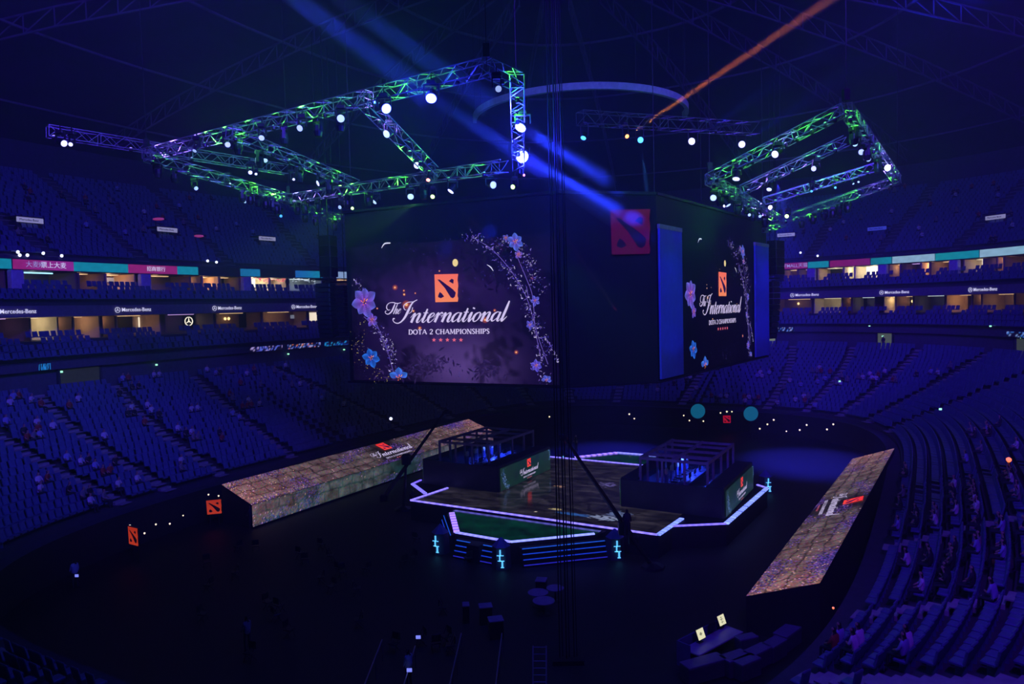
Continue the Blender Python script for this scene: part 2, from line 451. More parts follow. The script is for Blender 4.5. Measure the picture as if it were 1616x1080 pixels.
def seat_person(pool, P, px, py, shirt, label, group):
    global npeople
    d = (P[:, 0]-px)**2+(P[:, 1]-py)**2; i = int(np.argmin(d)); s = pool[i]
    if id(s) in used or d[i] > 900: return
    used.add(id(s)); npeople += 1
    o = bpy.data.objects.new('person', PM[shirt][npeople % 2]); C.objects.link(o)
    n = Vector((math.cos(s[1]+math.pi/2), math.sin(s[1]+math.pi/2), 0))
    al = sorted((abs((proj(rp(a, -15, 6))[0])-proj(s[0])[0]), q_) for q_, a in enumerate(AISLES))[0][1]
    k_ = (label, s[3], al); pc_[k_] = pc_.get(k_, 0)+1
    lab = label+', %s row up, by the %s stair aisle' % (ordw(s[3]), ordw(al)) if pc_[k_] == 1 else label+', %s row up, %s one by the %s aisle' % (ordw(s[3]), ordw(pc_[k_]-1), ordw(al))
    o.location = s[0]+n*.02; o.rotation_euler = (0, 0, s[1]+random.uniform(-.25, .25)); tag(o, lab, 'person', group)
clusters = [(12, 640, 4), (60, 650, 3), (40, 695, 5), (115, 650, 2), (200, 620, 5), (215, 662, 5), (240, 668, 4), (290, 700, 4), (305, 708, 3), (170, 706, 2), (60, 690, 3), (120, 740, 3), (180, 750, 4), (205, 785, 3), (55, 780, 4),
            (128, 800, 5), (185, 800, 3), (270, 742, 2), (355, 640, 4), (372, 660, 4), (345, 700, 3), (405, 620, 3), (405, 655, 4), (395, 598, 4), (440, 590, 3), (480, 615, 3), (520, 640, 3), (300, 660, 3), (340, 600, 3), (250, 600, 3),
            (965, 605, 3), (1020, 612, 4), (1055, 618, 4), (1130, 636, 4), (1180, 635, 3), (1195, 640, 3), (1215, 605, 4), (1260, 640, 4), (1270, 645, 3), (1290, 600, 4), (1320, 615, 5), (1345, 605, 3), (1370, 605, 4), (1390, 612, 3), (1240, 620, 3),
            (1285, 590, 3), (1205, 600, 3), (1430, 610, 3), (1500, 600, 3), (1100, 610, 3), (1570, 690, 4), (1555, 700, 4), (1590, 720, 2), (1520, 740, 3), (1500, 790, 3), (1540, 800, 6), (1530, 815, 5), (1560, 850, 3), (1480, 830, 4), (1450, 850, 3),
            (1465, 905, 3), (1530, 885, 3), (1490, 905, 3), (1500, 925, 4), (1475, 945, 3), (1560, 960, 3), (1590, 860, 5), (1600, 900, 3), (1345, 1040, 3), (1320, 1050, 3), (1410, 1060, 3), (1590, 770, 4), (1610, 800, 3), (1440, 760, 3), (1420, 800, 2)]
for cx, cy, n in clusters:
    sec = 'lower left stand' if cx < 560 else ('lower stand beyond the stage' if (cy < 680) else 'near rows of the right-hand stand')
    for j in range(n):
        sh = random.choice(['white', 'white', 'pale blue', 'dark', 'red', 'grey'] if cx < 1380 or cy < 680 else ['white', 'dark', 'dark', 'pale blue', 'grey', 'dark'])
        seat_person(lows, SP, cx+random.gauss(0, 14), cy+random.gauss(0, 6), sh, '%s shirted spectator, %s' % (sh, sec.replace('near rows of the right-hand stand', 'near right stand').replace('lower stand beyond the stage', 'stand beyond stage')), '%s shirted spectators in the %s' % (sh, sec))
for j in range(70):
    left = j % 2 == 0
    cx = random.uniform(10, 520) if left else random.uniform(1250, 1600); cy = random.uniform(290, 395)
    sh = random.choice(['white', 'pale blue', 'dark', 'grey', 'red']); sec = 'upper left deck' if left else 'upper right deck'
    seat_person(ups, UP, cx, cy, sh, '%s shirted spectator, %s' % (sh, sec.replace('near rows of the right-hand stand', 'near right stand').replace('lower stand beyond the stage', 'stand beyond stage')), '%s shirted spectators in the %s' % (sh, sec))
print('people', npeople)
def stander(p, rz, sh, label):
    o = bpy.data.objects.new('person', PS[sh]); C.objects.link(o); o.location = p; o.rotation_euler = (0, 0, rz); tag(o, label, 'person'); return o

# ---------------------------------------------------------------- ribbon displays
def led_strip(name, px0, px1, off, z0, z1, colf, nseg, label, cat='display', group=None, zl=2):
    t0, t1 = t_at(px0, off, 21), t_at(px1, off, 21)
    if abs(t1-t0) > math.pi: t1 += math.copysign(2*math.pi, t0-t1)
    base = rp((t0+t1)/2, off, z0)
    th = thing(name, label, cat, base, group=group)
    m = MB(); P = []; cols = []; fs = []
    for i in range(nseg+1):
        t = t0+(t1-t0)*i/nseg
        for j in range(zl+1):
            P.append(rp(t, off-.06, z0+(z1-z0)*j/zl)); cols.append(colf(i/nseg, j/zl))
    for i in range(nseg):
        for j in range(zl): a = i*(zl+1)+j; fs.append((a, a+zl+1, a+zl+2, a+1))
    m.quadset(P, fs, 0, cols); m.build('display_face', led_mat('led picture'), th, base)
    b = MB(); P = []; fs = []
    for i in range(nseg+1):
        t = t0+(t1-t0)*i/nseg
        for o_, z in ((off-.055, z0-.04), (off+.18, z0-.04), (off+.18, z1+.04), (off-.055, z1+.04)): P.append(rp(t, o_, z))
    for i in range(nseg):
        for j in range(4): a = i*4+j; b_ = i*4+(j+1) % 4; fs.append((a, b_, b_+4, a+4))
    b.quadset(P, fs); b.build('housing', blackm, th, base)
    return th, (t0, t1), base
def ring_frame(t, off, z):
    """matrix whose X runs rightwards along the ring as seen from the hall, Y up, Z towards the hall"""
    n = inward(t); x = Vector((0, 0, 1)).cross(n); x.normalize()
    M = Matrix((( x.x, 0, n.x, 0), (x.y, 0, n.y, 0), (0, 1, 0, 0), (0, 0, 0, 1))); p = rp(t, off, z)
    return Matrix.Translation(p) @ M
def on_ring(th, base, px, off, z): return Matrix.Translation(-Vector(base)) @ ring_frame(t_at(px, off, 21), off-.1, z)
em_white = mat('lit white print', (.8, .8, .85), .5, emit=lin(225, 225, 245), es=.8, noise_amt=0)
em_dim = mat('dim lit print', (.5, .5, .6), .5, emit=lin(150, 150, 190), es=.8, noise_amt=0)
em_dark = mat('dark print', (.02, .02, .06), .5, noise_amt=0)
em_red = mat('lit red print', (.5, .05, .1), .5, emit=lin(200, 40, 70), es=.8, noise_amt=0)
TEAL, TEALD, MAG, WHT = lin(20, 140, 175), lin(30, 100, 190), lin(150, 35, 125), lin(150, 190, 225)
def grad(c, d=None, amt=.25):
    d = d or c
    def f(a, b):
        k = 1-amt*abs(math.sin(a*9+b*2)); return tuple((c[i]*(1-a)+d[i]*a)*k for i in range(3))
    return f
rib = [(-40, 17, TEAL, TEAL, 'teal ribbon display at the left edge of the stands'), (18, 114, MAG, lin(150, 45, 160), 'magenta ribbon display with ticket seller slogan in white'),
       (115, 200, TEAL, TEAL, 'teal ribbon display between the two magenta ones'), (201, 277, MAG, MAG, 'magenta ribbon display with round bank emblem'),
       (278, 312, TEAL, TEAL, 'short teal ribbon display beside the bank advertisement'), (378, 409, lin(25, 110, 170), lin(25, 120, 180), 'short teal ribbon display alone above the blue column'),
       (465, 508, TEALD, TEAL, 'teal ribbon display next to the left hanging speakers'), (530, 560, lin(140, 170, 220), lin(140, 170, 220), 'white ribbon display beside the big screen'),
       (1225, 1274, lin(125, 25, 95), lin(140, 30, 120), 'magenta ribbon display with shop name in white'), (1275, 1308, TEAL, TEAL, 'teal ribbon display right of the shop name'),
       (1309, 1373, lin(130, 30, 110), lin(120, 30, 120), 'magenta ribbon display over the brightly lit suite'), (1374, 1407, lin(20, 125, 150), TEAL, 'teal ribbon display left of the first white one'),
       (1408, 1475, WHT, WHT, 'white ribbon display with faint grey writing'), (1476, 1545, lin(25, 150, 170), TEAL, 'teal ribbon display between two white ones'),
       (1546, 1660, WHT, lin(140, 195, 225), 'white ribbon display with red knot emblem at right edge')]
RB = {}
for a, b, c, d, lb in rib:
    th, tt, base = led_strip('ribbon_display', a, b, -.3, 20.52, 21.42, grad(c, d), 10, lb); RB[a] = (th, base)
def rtext(k, px, s, size, mt, dz=0, bold=0.0, sx=1): 
    th, base = RB[k]; M = on_ring(th, base, px, -.3, 20.97+dz) @ Matrix.Scale(sx, 4, (1, 0, 0)); return textmesh('lettering', s, size, th, M, mt, bold=bold)
def remblem(k, px, r, mt, kind):
    th, base = RB[k]; M = on_ring(th, base, px, -.3, 20.97); m = MB()
    if kind == 'disc':
        m.lathe([(r, -.01), (r, .02)], 16, M); 
    elif kind == 'bank':
        for i in range(20):
            t0, t1 = 2*math.pi*i/20, 2*math.pi*(i+1)/20; m.tube(M @ Vector((r*math.cos(t0), r*math.sin(t0), .01)), M @ Vector((r*math.cos(t1), r*math.sin(t1), .01)), .045)
        for p, q in (((-.2, -.18), (-.1, .18)), ((-.1, .18), (0, -.12)), ((0, -.12), (.1, .18)), ((.1, .18), (.2, -.18))):
            m.tube(M @ Vector((p[0], p[1], .02)), M @ Vector((q[0], q[1], .02)), .045)
    elif kind == 'knot':
        for i in range(4):
            a = i*math.pi/2+math.pi/4; cx, cy = .2*math.cos(a), .2*math.sin(a)
            for j in range(10):
                t0, t1 = 2*math.pi*j/10, 2*math.pi*(j+1)/10; m.tube(M @ Vector((cx+.14*math.cos(t0), cy+.14*math.sin(t0), .02)), M @ Vector((cx+.14*math.cos(t1), cy+.14*math.sin(t1), .02)), .03)
    return m.build('emblem', mt, th, Vector(base)*1)
rtext(18, 49, '大麦', .62, em_dim); rtext(18, 83, '票上大麦', .62, em_white); remblem(18, 34, .3, em_dim, 'disc')
rtext(18, 64, '网', .5, em_dim)
rtext(201, 244, '招商银行', .56, em_white, .02); remblem(201, 225, .33, em_white, 'bank')
rtext(1225, 1255, 'TMALL天猫', .68, em_dim, bold=.005)
rtext(1408, 1450, '■   = ▮▮▮▮ ▮▮▮', .42, mat('grey print', (.1, .15, .3), .5, emit=lin(90, 120, 190), es=.8, noise_amt=0)) if False else None
for k, px, wd, zz in ((1309, 1340, 1.5, .12), (1309, 1342, 2.0, -.12), (1309, 1356, 1.2, .1), (1309, 1357, 1.0, -.15), (1408, 1440, 1.4, 0), (1408, 1455, 1.1, 0), (1408, 1418, .35, 0), (1546, 1582, 1.5, .12), (1546, 1588, 2.6, -.1), (530, 542, .8, .1), (530, 543, .9, -.15), (201, 244, 2.0, -.36)):
    th, base = RB[k]; M = on_ring(th, base, px, -.3, 20.97+zz); m = MB()
    n = max(2, int(wd/.22))
    for i in range(n): m.box((-wd/2+(i+.5)*wd/n, 0, .01), (wd/n*.7, .13 if k != 1408 else .24, .02), M=M)
    m.build('lettering', em_dim if k in (1309, 201) else mat('blue print', (.05, .05, .3), .5, emit=lin(60, 80, 170), es=.8, noise_amt=0), th, base)
remblem(1546, 1568, .3, em_red, 'knot')
# low fascia displays showing slices of the flower artwork
def speck(cols, bg=(.004, .003, .02), d=.45):
    def f(a, b):
        return random.choice(cols) if random.random() < d else bg
    return f
PUR = [lin(170, 150, 220), lin(90, 110, 230), lin(60, 60, 160)]
for a, b, f, lb in ((388, 440, speck(PUR, d=.35), 'dark low display with scattered white vine pattern'), (448, 500, speck([lin(220, 120, 80), lin(150, 160, 230), lin(60, 90, 200)], d=.4), 'low display with orange and blue blossom below the left speakers'),
                    (506, 556, speck([lin(30, 150, 220), lin(20, 60, 160)], d=.4), 'low display with cyan blossom left of the big screen'), (1212, 1252, speck([lin(60, 120, 230), lin(150, 160, 230)], d=.35), 'low display with blue blossom right of the big screen'),
                    (1590, 1660, speck([lin(60, 120, 220), lin(120, 150, 220)], d=.3), 'low display with pale blossom at the right edge'), (50, 70, speck([lin(30, 130, 220)], d=.5), 'small cyan lit low display at the left')):
    led_strip('fascia_display', a, b, -6.3, 11.55, 12.1, f, 26, lb, zl=3)
# fascia car-maker lettering with ring star
def starlogo(th, M, r, mt, name='emblem'):
    m = MB()
    for i in range(18):
        t0, t1 = 2*math.pi*i/18, 2*math.pi*(i+1)/18; m.tube(M @ Vector((r*math.cos(t0), r*math.sin(t0), 0)), M @ Vector((r*math.cos(t1), r*math.sin(t1), 0)), r*.1)
    for i in range(3):
        t = math.pi/2+i*2*math.pi/3; m.tube(M @ Vector((0, 0, 0)), M @ Vector((r*math.cos(t), r*math.sin(t), 0)), r*.16, r2=r*.03)
    return m.build(name, mt, th)
fl = ['at the far left', 'second from the left', 'third from the left', 'beside the left speakers', 'just right of the big screen', 'above the beige lower suite', 'near the right edge']
for px, lb in zip((16, 206, 356, 478, 1270, 1412, 1552), fl):
    t = t_at(px, -4.05, 21); base = rp(t, -4.2, 16.6)
    th = thing('fascia_sign', 'small white car maker name on the fascia '+lb, 'sign', base)
    M = Matrix.Translation(-base) @ ring_frame(t, -4.12, 16.62)
    textmesh('lettering', 'Mercedes-Benz', .52, th, M @ Matrix.Translation((.3, 0, .02)), em_white if px < 900 else em_white, bold=.004)
    starlogo(th, M @ Matrix.Translation((-1.75, 0, .03)), .26, em_white)

# ---------------------------------------------------------------- hospitality suites
beige = lambda k: mat('suite wall %d' % k, [(.75, .55, .35), (.55, .42, .34), (.85, .75, .55), (.3, .2, .16), (.2, .15, .2), (.6, .62, .6)][k], .7, noise_amt=.05)
glowm = lambda nm, c, s: mat(nm, (.8, .8, .8), .5, emit=c, es=s, noise_amt=0)
def suite(level, px0, px1, wall, warm, power, extras=(), label=''):
    off = 0 if level else -1; zf, zc = (18.72, 20.44) if level else (13.92, 16.08)
    t0, t1 = t_at(px0, off, 21), t_at(px1, off, 21); tm = (t0+t1)/2
    base = rp(tm, off+1, zf)
    th = thing('hospitality_suite', label, 'suite', base)
    D = 3.6; e = (t1-t0)*.012
    m = MB(); A, B = rp(t0, off+D, zf), rp(t1, off+D, zf); m.quadset([A, B, B+V((0, 0, zc-zf)), A+V((0, 0, zc-zf))], [(0, 1, 2, 3)])
    n = inward(tm); m.quadset([p-n*.1 for p in [A, B, B+V((0, 0, zc-zf)), A+V((0, 0, zc-zf))]], [(3, 2, 1, 0)])
    m.build('back_wall', beige(wall), th, base)
    for ta, sg in ((t0+e, 1), (t1-e, -1)):
        m = MB(); A, B = rp(ta, off+.1, zf), rp(ta, off+D, zf); d = (B-A).normalized().cross(V((0, 0, 1)))*.06
        P = [A-d, B-d, B+d, A+d]; m.prism([(p.x, p.y) for p in P], zf, zc-.02); m.build('side_wall', beige(wall if wall != 4 else 3), th, base)
    Lc = rp(tm, off+1.9, zc-.07)
    m = MB(); m.box(Lc, (min(3, (rp(t0, off)-rp(t1, off)).length*.6), .5, .06), math.atan2(n.y, n.x)-math.pi/2)
    m.build('ceiling_lamp', glowm('suite lamp %s' % (warm,), {'w': (1, .62, .3), 'c': (.8, .95, 1), 'p': (.7, .4, 1), 'y': (1, .85, .55)}[warm], 1), th, base)
    mm = th.children if False else None
    Ll = lamp('POINT', 'suite_lamp_light', Lc+V((0, 0, -.35)), {'w': (1, .55, .28), 'c': (.8, .95, 1), 'p': (.6, .35, 1), 'y': (1, .8, .5)}[warm], power, size=.25); Ll.parent = th; Ll.location = Lc+V((0, 0, -.35))-base
    for kind, px in extras:
        t = t_at(px, off+D, 21); Mw = Matrix.Translation(-base) @ ring_frame(t, off+D-.25, (zf+zc)/2+.35)
        if kind == 'tv':
            m = MB(); m.bevbox((0, 0, 0), (1.0, .62, .08), .02, M=Mw); q = m.build('television', blackplastic, th)
            s_ = MB(); s_.box((0, 0, .05), (.9, .5, .01), M=Mw); s_.build('screen', glowm('tv glow', lin(120, 130, 150), .7), q)
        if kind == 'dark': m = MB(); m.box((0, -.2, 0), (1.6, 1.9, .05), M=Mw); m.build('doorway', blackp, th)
        if kind == 'sconce':
            m = MB(); m.lathe([(.02, -.18), (.13, -.1), (.16, .05), (.1, .16), (.02, .2)], 10, Mw @ Matrix.Rotation(-math.pi/2, 4, 'X')); m.build('wall_lamp', glowm('sconce', lin(255, 220, 150), 1.6), th)
        if kind == 'tube':
            m = MB(); Mt = Matrix.Translation(-base) @ ring_frame(t_at(px, off, 21), off+.3, zc-.18); m.box((0, 0, 0), (3.4, .12, .12), M=Mt); m.build('strip_light', glowm('strip tube', lin(170, 240, 255), 1.5), th)
        if kind == 'garland':
            m = MB(); Mt = Matrix.Translation(-base) @ ring_frame(t_at(px, off, 21), off+.2, zc-.2)
            for i in range(40): m.box((random.uniform(-2.1, 2.1), random.uniform(-.13, .12), random.uniform(0, .1)), (.13, .06, .04), M=Mt @ Matrix.Rotation(random.uniform(-.2, .2), 4, 'Z'))
            m.build('garland', glowm('garland red' if px < 440 else 'garland white', lin(240, 30, 60) if px < 440 else lin(220, 240, 255), 1.1), th)
        if kind == 'star': 
            m = MB(); m.box((0, -.15, -.03), (1.5, 1.5, .04), M=Mw); m.build('backboard', blackp, th); starlogo(th, Mw @ Matrix.Translation((0, -.15, .03)), .5, glowm('lit star', lin(255, 245, 220), 1.2))
        if kind == 'panel':
            m = MB(); m.box((0, -.1, 0), (1.2, 1.2, .05), M=Mw); m.build('lit_panel', glowm('panel glow', lin(255, 240, 210), 1.0), th)
        if kind == 'screen':
            m = MB(); m.box((0, 0, 0), (3.6, 1.3, .05), M=Mw); m.build('lit_panel', glowm('panel glow bright', lin(255, 250, 215), 1.3), th)
# upper level
SU = [(-30, 6, 4, 'p', 10, (), 'dim upper suite cut by the left edge'), (26, 120, 4, 'c', 18, (('tube', 58),), 'dark upper suite with a cyan strip light under the slogan'), (123, 165, 3, 'w', 35, (('dark', 140),), 'dim upper suite with a black doorway'),
      (166, 212, 0, 'w', 120, (('tv', 171),), 'warm beige upper suite under the teal ribbon'), (231, 300, 4, 'w', 45, (('tv', 281),), 'brown upper suite with a television left of the bar lights'), (300, 317, 3, 'w', 30, (), 'narrow dim upper suite'),
      (318, 345, 0, 'w', 130, (('sconce', 325), ('sconce', 338)), 'orange upper suite with two glowing wall lamps'), (346, 377, 3, 'w', 20, (('dark', 355),), 'dark upper suite right of the orange one'),
      (391, 424, 2, 'y', 260, (('garland', 402), ('screen', 402)), 'bright cream upper suite with red garland'), (425, 452, 1, 'y', 110, (('garland', 430),), 'beige upper suite with a red garland corner'), (455, 508, 5, 'c', 45, (('garland', 478),), 'grey upper suite with white garland lights'),
      (530, 560, 4, 'w', 30, (), 'dim upper suite behind the left speakers'),
      (1236, 1258, 3, 'w', 30, (), 'dim upper suite beside the right speakers'), (1259, 1287, 3, 'p', 12, (), 'dark violet upper suite beyond the right speakers'), (1289, 1330, 0, 'y', 90, (('dark', 1320), ('panel', 1291)), 'cream upper suite with a dark television block'),
      (1331, 1347, 2, 'y', 130, (), 'narrow cream upper suite doorway'), (1348, 1389, 2, 'y', 300, (('screen', 1370),), 'brightest upper suite with a white lit wall'), (1402, 1420, 1, 'w', 45, (), 'dim upper suite right of the brightest one'), (1421, 1452, 4, 'p', 14, (('dark', 1435),), 'dark upper suite under the first white ribbon'),
      (1453, 1466, 0, 'w', 130, (), 'narrow orange upper suite doorway'), (1467, 1503, 3, 'w', 90, (('tv', 1472), ('sconce', 1485)), 'upper suite with orange wall and small television'), (1519, 1551, 1, 'y', 60, (('panel', 1555),), 'grey beige upper suite with a small white panel'),
      (1552, 1572, 4, 'p', 10, (('dark', 1562),), 'dark upper suite under the knot emblem'), (1573, 1582, 0, 'w', 80, (), 'narrow warm upper suite doorway'), (1583, 1650, 3, 'w', 45, (('tv', 1598),), 'brown upper suite with a television at the right edge'),
      ]
for s in SU: suite(1, s[0], s[1], s[2], s[3], s[4]*.5, s[5], s[6])
SLW = [(-30, 42, 4, 'p', 22, (('panel', 5),), 'dim lower suite at the left edge'), (43, 86, 2, 'y', 110, (('screen', 70),), 'cream lower suite with a lit counter'), (87, 110, 3, 'w', 40, (('dark', 97),), 'narrow brown lower suite'), (111, 153, 1, 'w', 90, (('tv', 128),), 'beige lower suite with a television'),
       (157, 178, 4, 'w', 40, (('dark', 160),), 'dark narrow lower suite with pillar'), (179, 250, 1, 'w', 110, (('panel', 218), ('dark', 190)), 'beige lower suite with a white framed picture'), (256, 335, 4, 'p', 14, (('star', 291),), 'dark lower suite with the lit ring star emblem'), (336, 410, 3, 'w', 28, (('sconce', 349), ('sconce', 355), ('dark', 380)), 'dark lower suite with a small bar glow'),
       (411, 482, 1, 'w', 40, (('tv', 458),), 'brown lower suite with a television near the speakers'), (484, 560, 4, 'p', 14, (('panel', 490),), 'dim lower suite behind the speakers'),
       (1225, 1280, 3, 'w', 30, (('sconce', 1260),), 'dim lower suite beside the right speakers'), (1283, 1328, 2, 'y', 55, (), 'olive cream lower suite with blank wall'), (1329, 1343, 4, 'w', 15, (), 'narrow dark lower suite'), (1344, 1380, 4, 'c', 25, (('dark', 1360),), 'dark lower suite with glass front'),
       (1394, 1412, 0, 'y', 110, (('sconce', 1401),), 'glowing cream lower suite'), (1413, 1440, 3, 'w', 60, (('dark', 1430),), 'red brown lower suite'), (1441, 1490, 4, 'c', 16, (('sconce', 1441), ('tv', 1456)), 'dark lower suite with one white lamp'), (1492, 1533, 0, 'w', 120, (), 'warm orange lower suite with smooth wall'),
       (1534, 1548, 3, 'w', 50, (('dark', 1539),), 'narrow lower suite doorway'), (1549, 1600, 1, 'w', 60, (('tv', 1572),), 'beige lower suite with a television at the right'), (1601, 1650, 3, 'w', 25, (), 'dim lower suite at the right edge')]
for s in SLW: suite(0, s[0], s[1], s[2], s[3], s[4]*.36, s[5], s[6])
colm = mat('pale column paint', (.55, .55, .75), .6)
cl = ['at the left edge', 'left of the bank suite', 'under the lone teal ribbon', 'left of the cream suites', 'right of the brightest suite', 'between the right white ribbons']
for px, lb in zip((15, 222, 384, 1282, 1396, 1511), cl):
    t = t_at(px, -.1, 21); p = rp(t, -.6, 17.5); n = inward(t); m = MB()
    m.bevbox(p+V((0, 0, 1.45)), (1.15, .7, 2.95), .08, math.atan2(n.y, n.x)-math.pi/2)
    o = m.build('column', colm, origin=p); o['kind'] = 'structure'
    lamp('SPOT', 'column_light', p+n*2.2+V((0, 0, .2)), (.05, .04, 1), 55, target=p+V((0, 0, 2)), angle=R(60), size=.1)
stander(rp(t_at(451, -.3, 21), -.5, 18.72), .5, 'dark', 'standing person in dark clothes beside the garland suite')
# white rail lights on the upper deck front
for i, (px, py) in enumerate(((29, 398), (32, 403), (44, 403), (69, 400), (98, 404), (328, 412), (342, 414), (1263, 399), (1290, 404), (617, 661))):
    if px == 617: p = atz(px, py, 5.2)
    else: p = atplane(px, py, rp(t_at(px, .3, 21), .3, 21.6), inward(t_at(px, .3, 21)))
    th = thing('floodlight', 'small white floodlight on the upper deck rail, %s from the left' % ORD[i] if px != 617 else 'single white floodlight in the lower left seats', 'lamp', p)
    m = MB(); m.lathe([(.05, .16), (.14, .02), (.16, -.02)], 10, Matrix.Rotation(-math.pi/2, 4, 'X')); m.tube((0, .0, -.1), (0, .1, -.45), .03); m.build('housing', blackm, th)
    m = MB(); m.lathe([(.10, -.09), (.15, -.04), (.155, .0)], 12, Matrix.Rotation(-math.pi/2, 4, 'X') @ Matrix.Translation((0, 0, -.03))); o = m.build('lens', glowm('white lens', lin(210, 215, 255), 2.5 if i in (0, 3, 9) else 1.5), th); o.location = (0, -.02, 0)

# upper deck entrances with signs
upl = ['upper left deck, nearest the left edge', 'upper left deck beside the bank suite', 'upper left deck right of the middle', 'upper deck beside the right rig', 'upper right deck above the white suite', 'upper right deck at the edge']
for (px, py), lb, lit in zip(((45, 348), (262, 363), (420, 377), (1241, 371), (1385, 361), (1573, 343)), upl, (1, 1, 1, 1, 0, 1)):
    t = t_at(px, 5, 21); n = inward(t); rz = math.atan2(n.y, n.x)-math.pi/2
    p = atplane(px, py, rp(t, 5.2, 25), n)
    th = thing('stairwell_entrance', 'dark stair entrance with small lit sign in the '+lb, 'entrance', (p.x, p.y, 23.4), rz)
    m = MB(); hh = p.z-23.4
    for sx in (-1, 1): m.box((sx*1.15, -1.5, hh/2-.4), (.2, 3.4, hh+.6))
    m.box((0, -1.5, hh+.32), (2.5, 3.4, .12)); m.build('walls', darkc, th)
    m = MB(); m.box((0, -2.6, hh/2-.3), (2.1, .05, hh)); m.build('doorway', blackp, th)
    m = MB(); m.bevbox((0, .25, hh), (2.6, .1, .5), .02); s_ = m.build('sign', glowm('sign glow' if lit else 'sign blue glow', lin(150, 150, 170) if lit else lin(30, 60, 170), .7), th)
    textmesh('lettering', 'Mercedes-Benz', .3, s_, Matrix.Translation((.12, .31, hh)) @ Matrix.Rotation(math.pi/2, 4, 'X') @ Matrix.Rotation(math.pi, 4, 'Y'), em_dark)

# doors at the top of the lower stand
def doorway(px0, px1, y0, y1, lit, label, pers=False):
    t = t_at((px0+px1)/2, -5.7, 21); n = inward(t); rz = math.atan2(n.y, n.x)-math.pi/2
    p = rp(t, -5.75, 9.3); wd = (px1-px0)*proj(p)[2]/F
    th = thing('concourse_doorway', label, 'doorway', (p.x, p.y, 9.3), rz)
    m = MB()
    for sx in (-1, 1): m.box((sx*(wd/2+.08), .1, 1.05), (.16, .3, 2.1))
    m.box((0, .1, 2.15), (wd+.32, .3, .14)); m.build('door_frame', darkc, th)
    m = MB(); m.box((0, .03, 1.05), (wd, .04, 2.05)); m.build('corridor_glow_panel', mat('corridor glow %.3f' % lit, (.06, .07, .05), .8, emit=lin(150, 165, 140), es=lit, noise_amt=.2), th)  # flat glowing sheet stands in for the light beyond the door
    if pers: stander((p+n*.45), rz, 'dark', 'dark standing person in the lit doorway on the right')
doorway(1385, 1409, 0, 0, .22, 'pale doorway at the top of the right-hand stand', True)
doorway(1213, 1223, 0, 0, .5, 'narrow bright doorway right of the hanging cube')
doorway(1604, 1625, 0, 0, .12, 'dim doorway at the right edge of the stand')
doorway(80, 148, 0, 0, .03, 'wide dim doorway at the top of the left stand')
# little green/white exit lights
exits = [(97, 587), (247, 576), (274, 561), (455, 559), (543, 552), (1393, 531), (1612, 533), (1484, 646), (1262, 519), (1563, 515), (1372, 515), (1325, 602)]
for i, (px, py) in enumerate(exits):
    p = atplane(px, py, rp(t_at(px, -5.9, 21), -5.9, 9), inward(t_at(px, -5.9, 21))) if py != 646 and py != 602 else atz(px, py, 6.6)
    m = MB(); m.bevbox((0, 0, 0), (.22, .1, .16), .02); o = m.build('exit_lamp', glowm('exit glow', lin(160, 255, 200), 1.4), origin=None); o.location = p
    tag(o, 'tiny green exit lamp, %s from the left along the ring' % ORD[i], 'lamp', 'tiny exit lamps round the lower ring')

#%%STAGE
# ---------------------------------------------------------------- drawn artwork for the displays (colours of a lit picture)
def sm(pts, k=5):
    """Catmull-Rom through (x, y, w)"""
    P = [pts[0]]+list(pts)+[pts[-1]]; out = []
    for i in range(1, len(P)-2):
        a, b, c, d = P[i-1], P[i], P[i+1], P[i+2]
        for j in range(k):
            t = j/k; out.append(tuple(.5*((2*b[q])+(-a[q]+c[q])*t+(2*a[q]-5*b[q]+4*c[q]-d[q])*t*t+(-a[q]+3*b[q]-3*c[q]+d[q])*t**3) for q in range(3)))
    out.append(tuple(P[-2])); return out
class Art:
    def __init__(s, place): s.mb = MB(); s.place = place
    def poly(s, pts, col, lay):
        s.mb.quadset([s.place(x, y, lay) for x, y in pts], [tuple(range(len(pts)))], 0, [col]*len(pts) if not isinstance(col, list) else col)
    def stroke(s, pts, col, lay, smooth=True, k=5, rect=False):
        q = sm(pts, k) if smooth else pts; P = []; n = len(q)
        for i in range(n):
            a = q[max(0, i-1)]; b = q[min(n-1, i+1)]; dx, dy = b[0]-a[0], b[1]-a[1]; L = math.hypot(dx, dy) or 1e-6; w_ = max(q[i][2], .0)/2
            P += [s.place(q[i][0]-dy/L*w_, q[i][1]+dx/L*w_, lay), s.place(q[i][0]+dy/L*w_, q[i][1]-dx/L*w_, lay)]
        s.mb.quadset(P, [(2*i, 2*i+1, 2*i+3, 2*i+2) for i in range(n-1)], 0, [col]*len(P))
    def dot(s, x, y, r, col, lay, halo=None, rh=0, n=10):
        if halo:
            P = [s.place(x, y, lay)]+[s.place(x+rh*math.cos(2*math.pi*i/n), y+rh*math.sin(2*math.pi*i/n), lay) for i in range(n)]
            s.mb.quadset(P, [(0, i+1, (i+1) % n+1) for i in range(n)], 0, [halo[0]]+[halo[1]]*n)
        P = [s.place(x, y, lay+1)]+[s.place(x+r*math.cos(2*math.pi*i/n), y+r*math.sin(2*math.pi*i/n), lay+1) for i in range(n)]
        s.mb.quadset(P, [(0, i+1, (i+1) % n+1) for i in range(n)], 0, [col]*(n+1))
    def done(s, name, parent, base, strength=None):
        return s.mb.build(name, led_mat('led picture'), parent, base) if s.mb.v else None
LILAC = lin(214, 200, 246)
SALM = lin(250, 112, 92); SALM2 = lin(252, 140, 92)
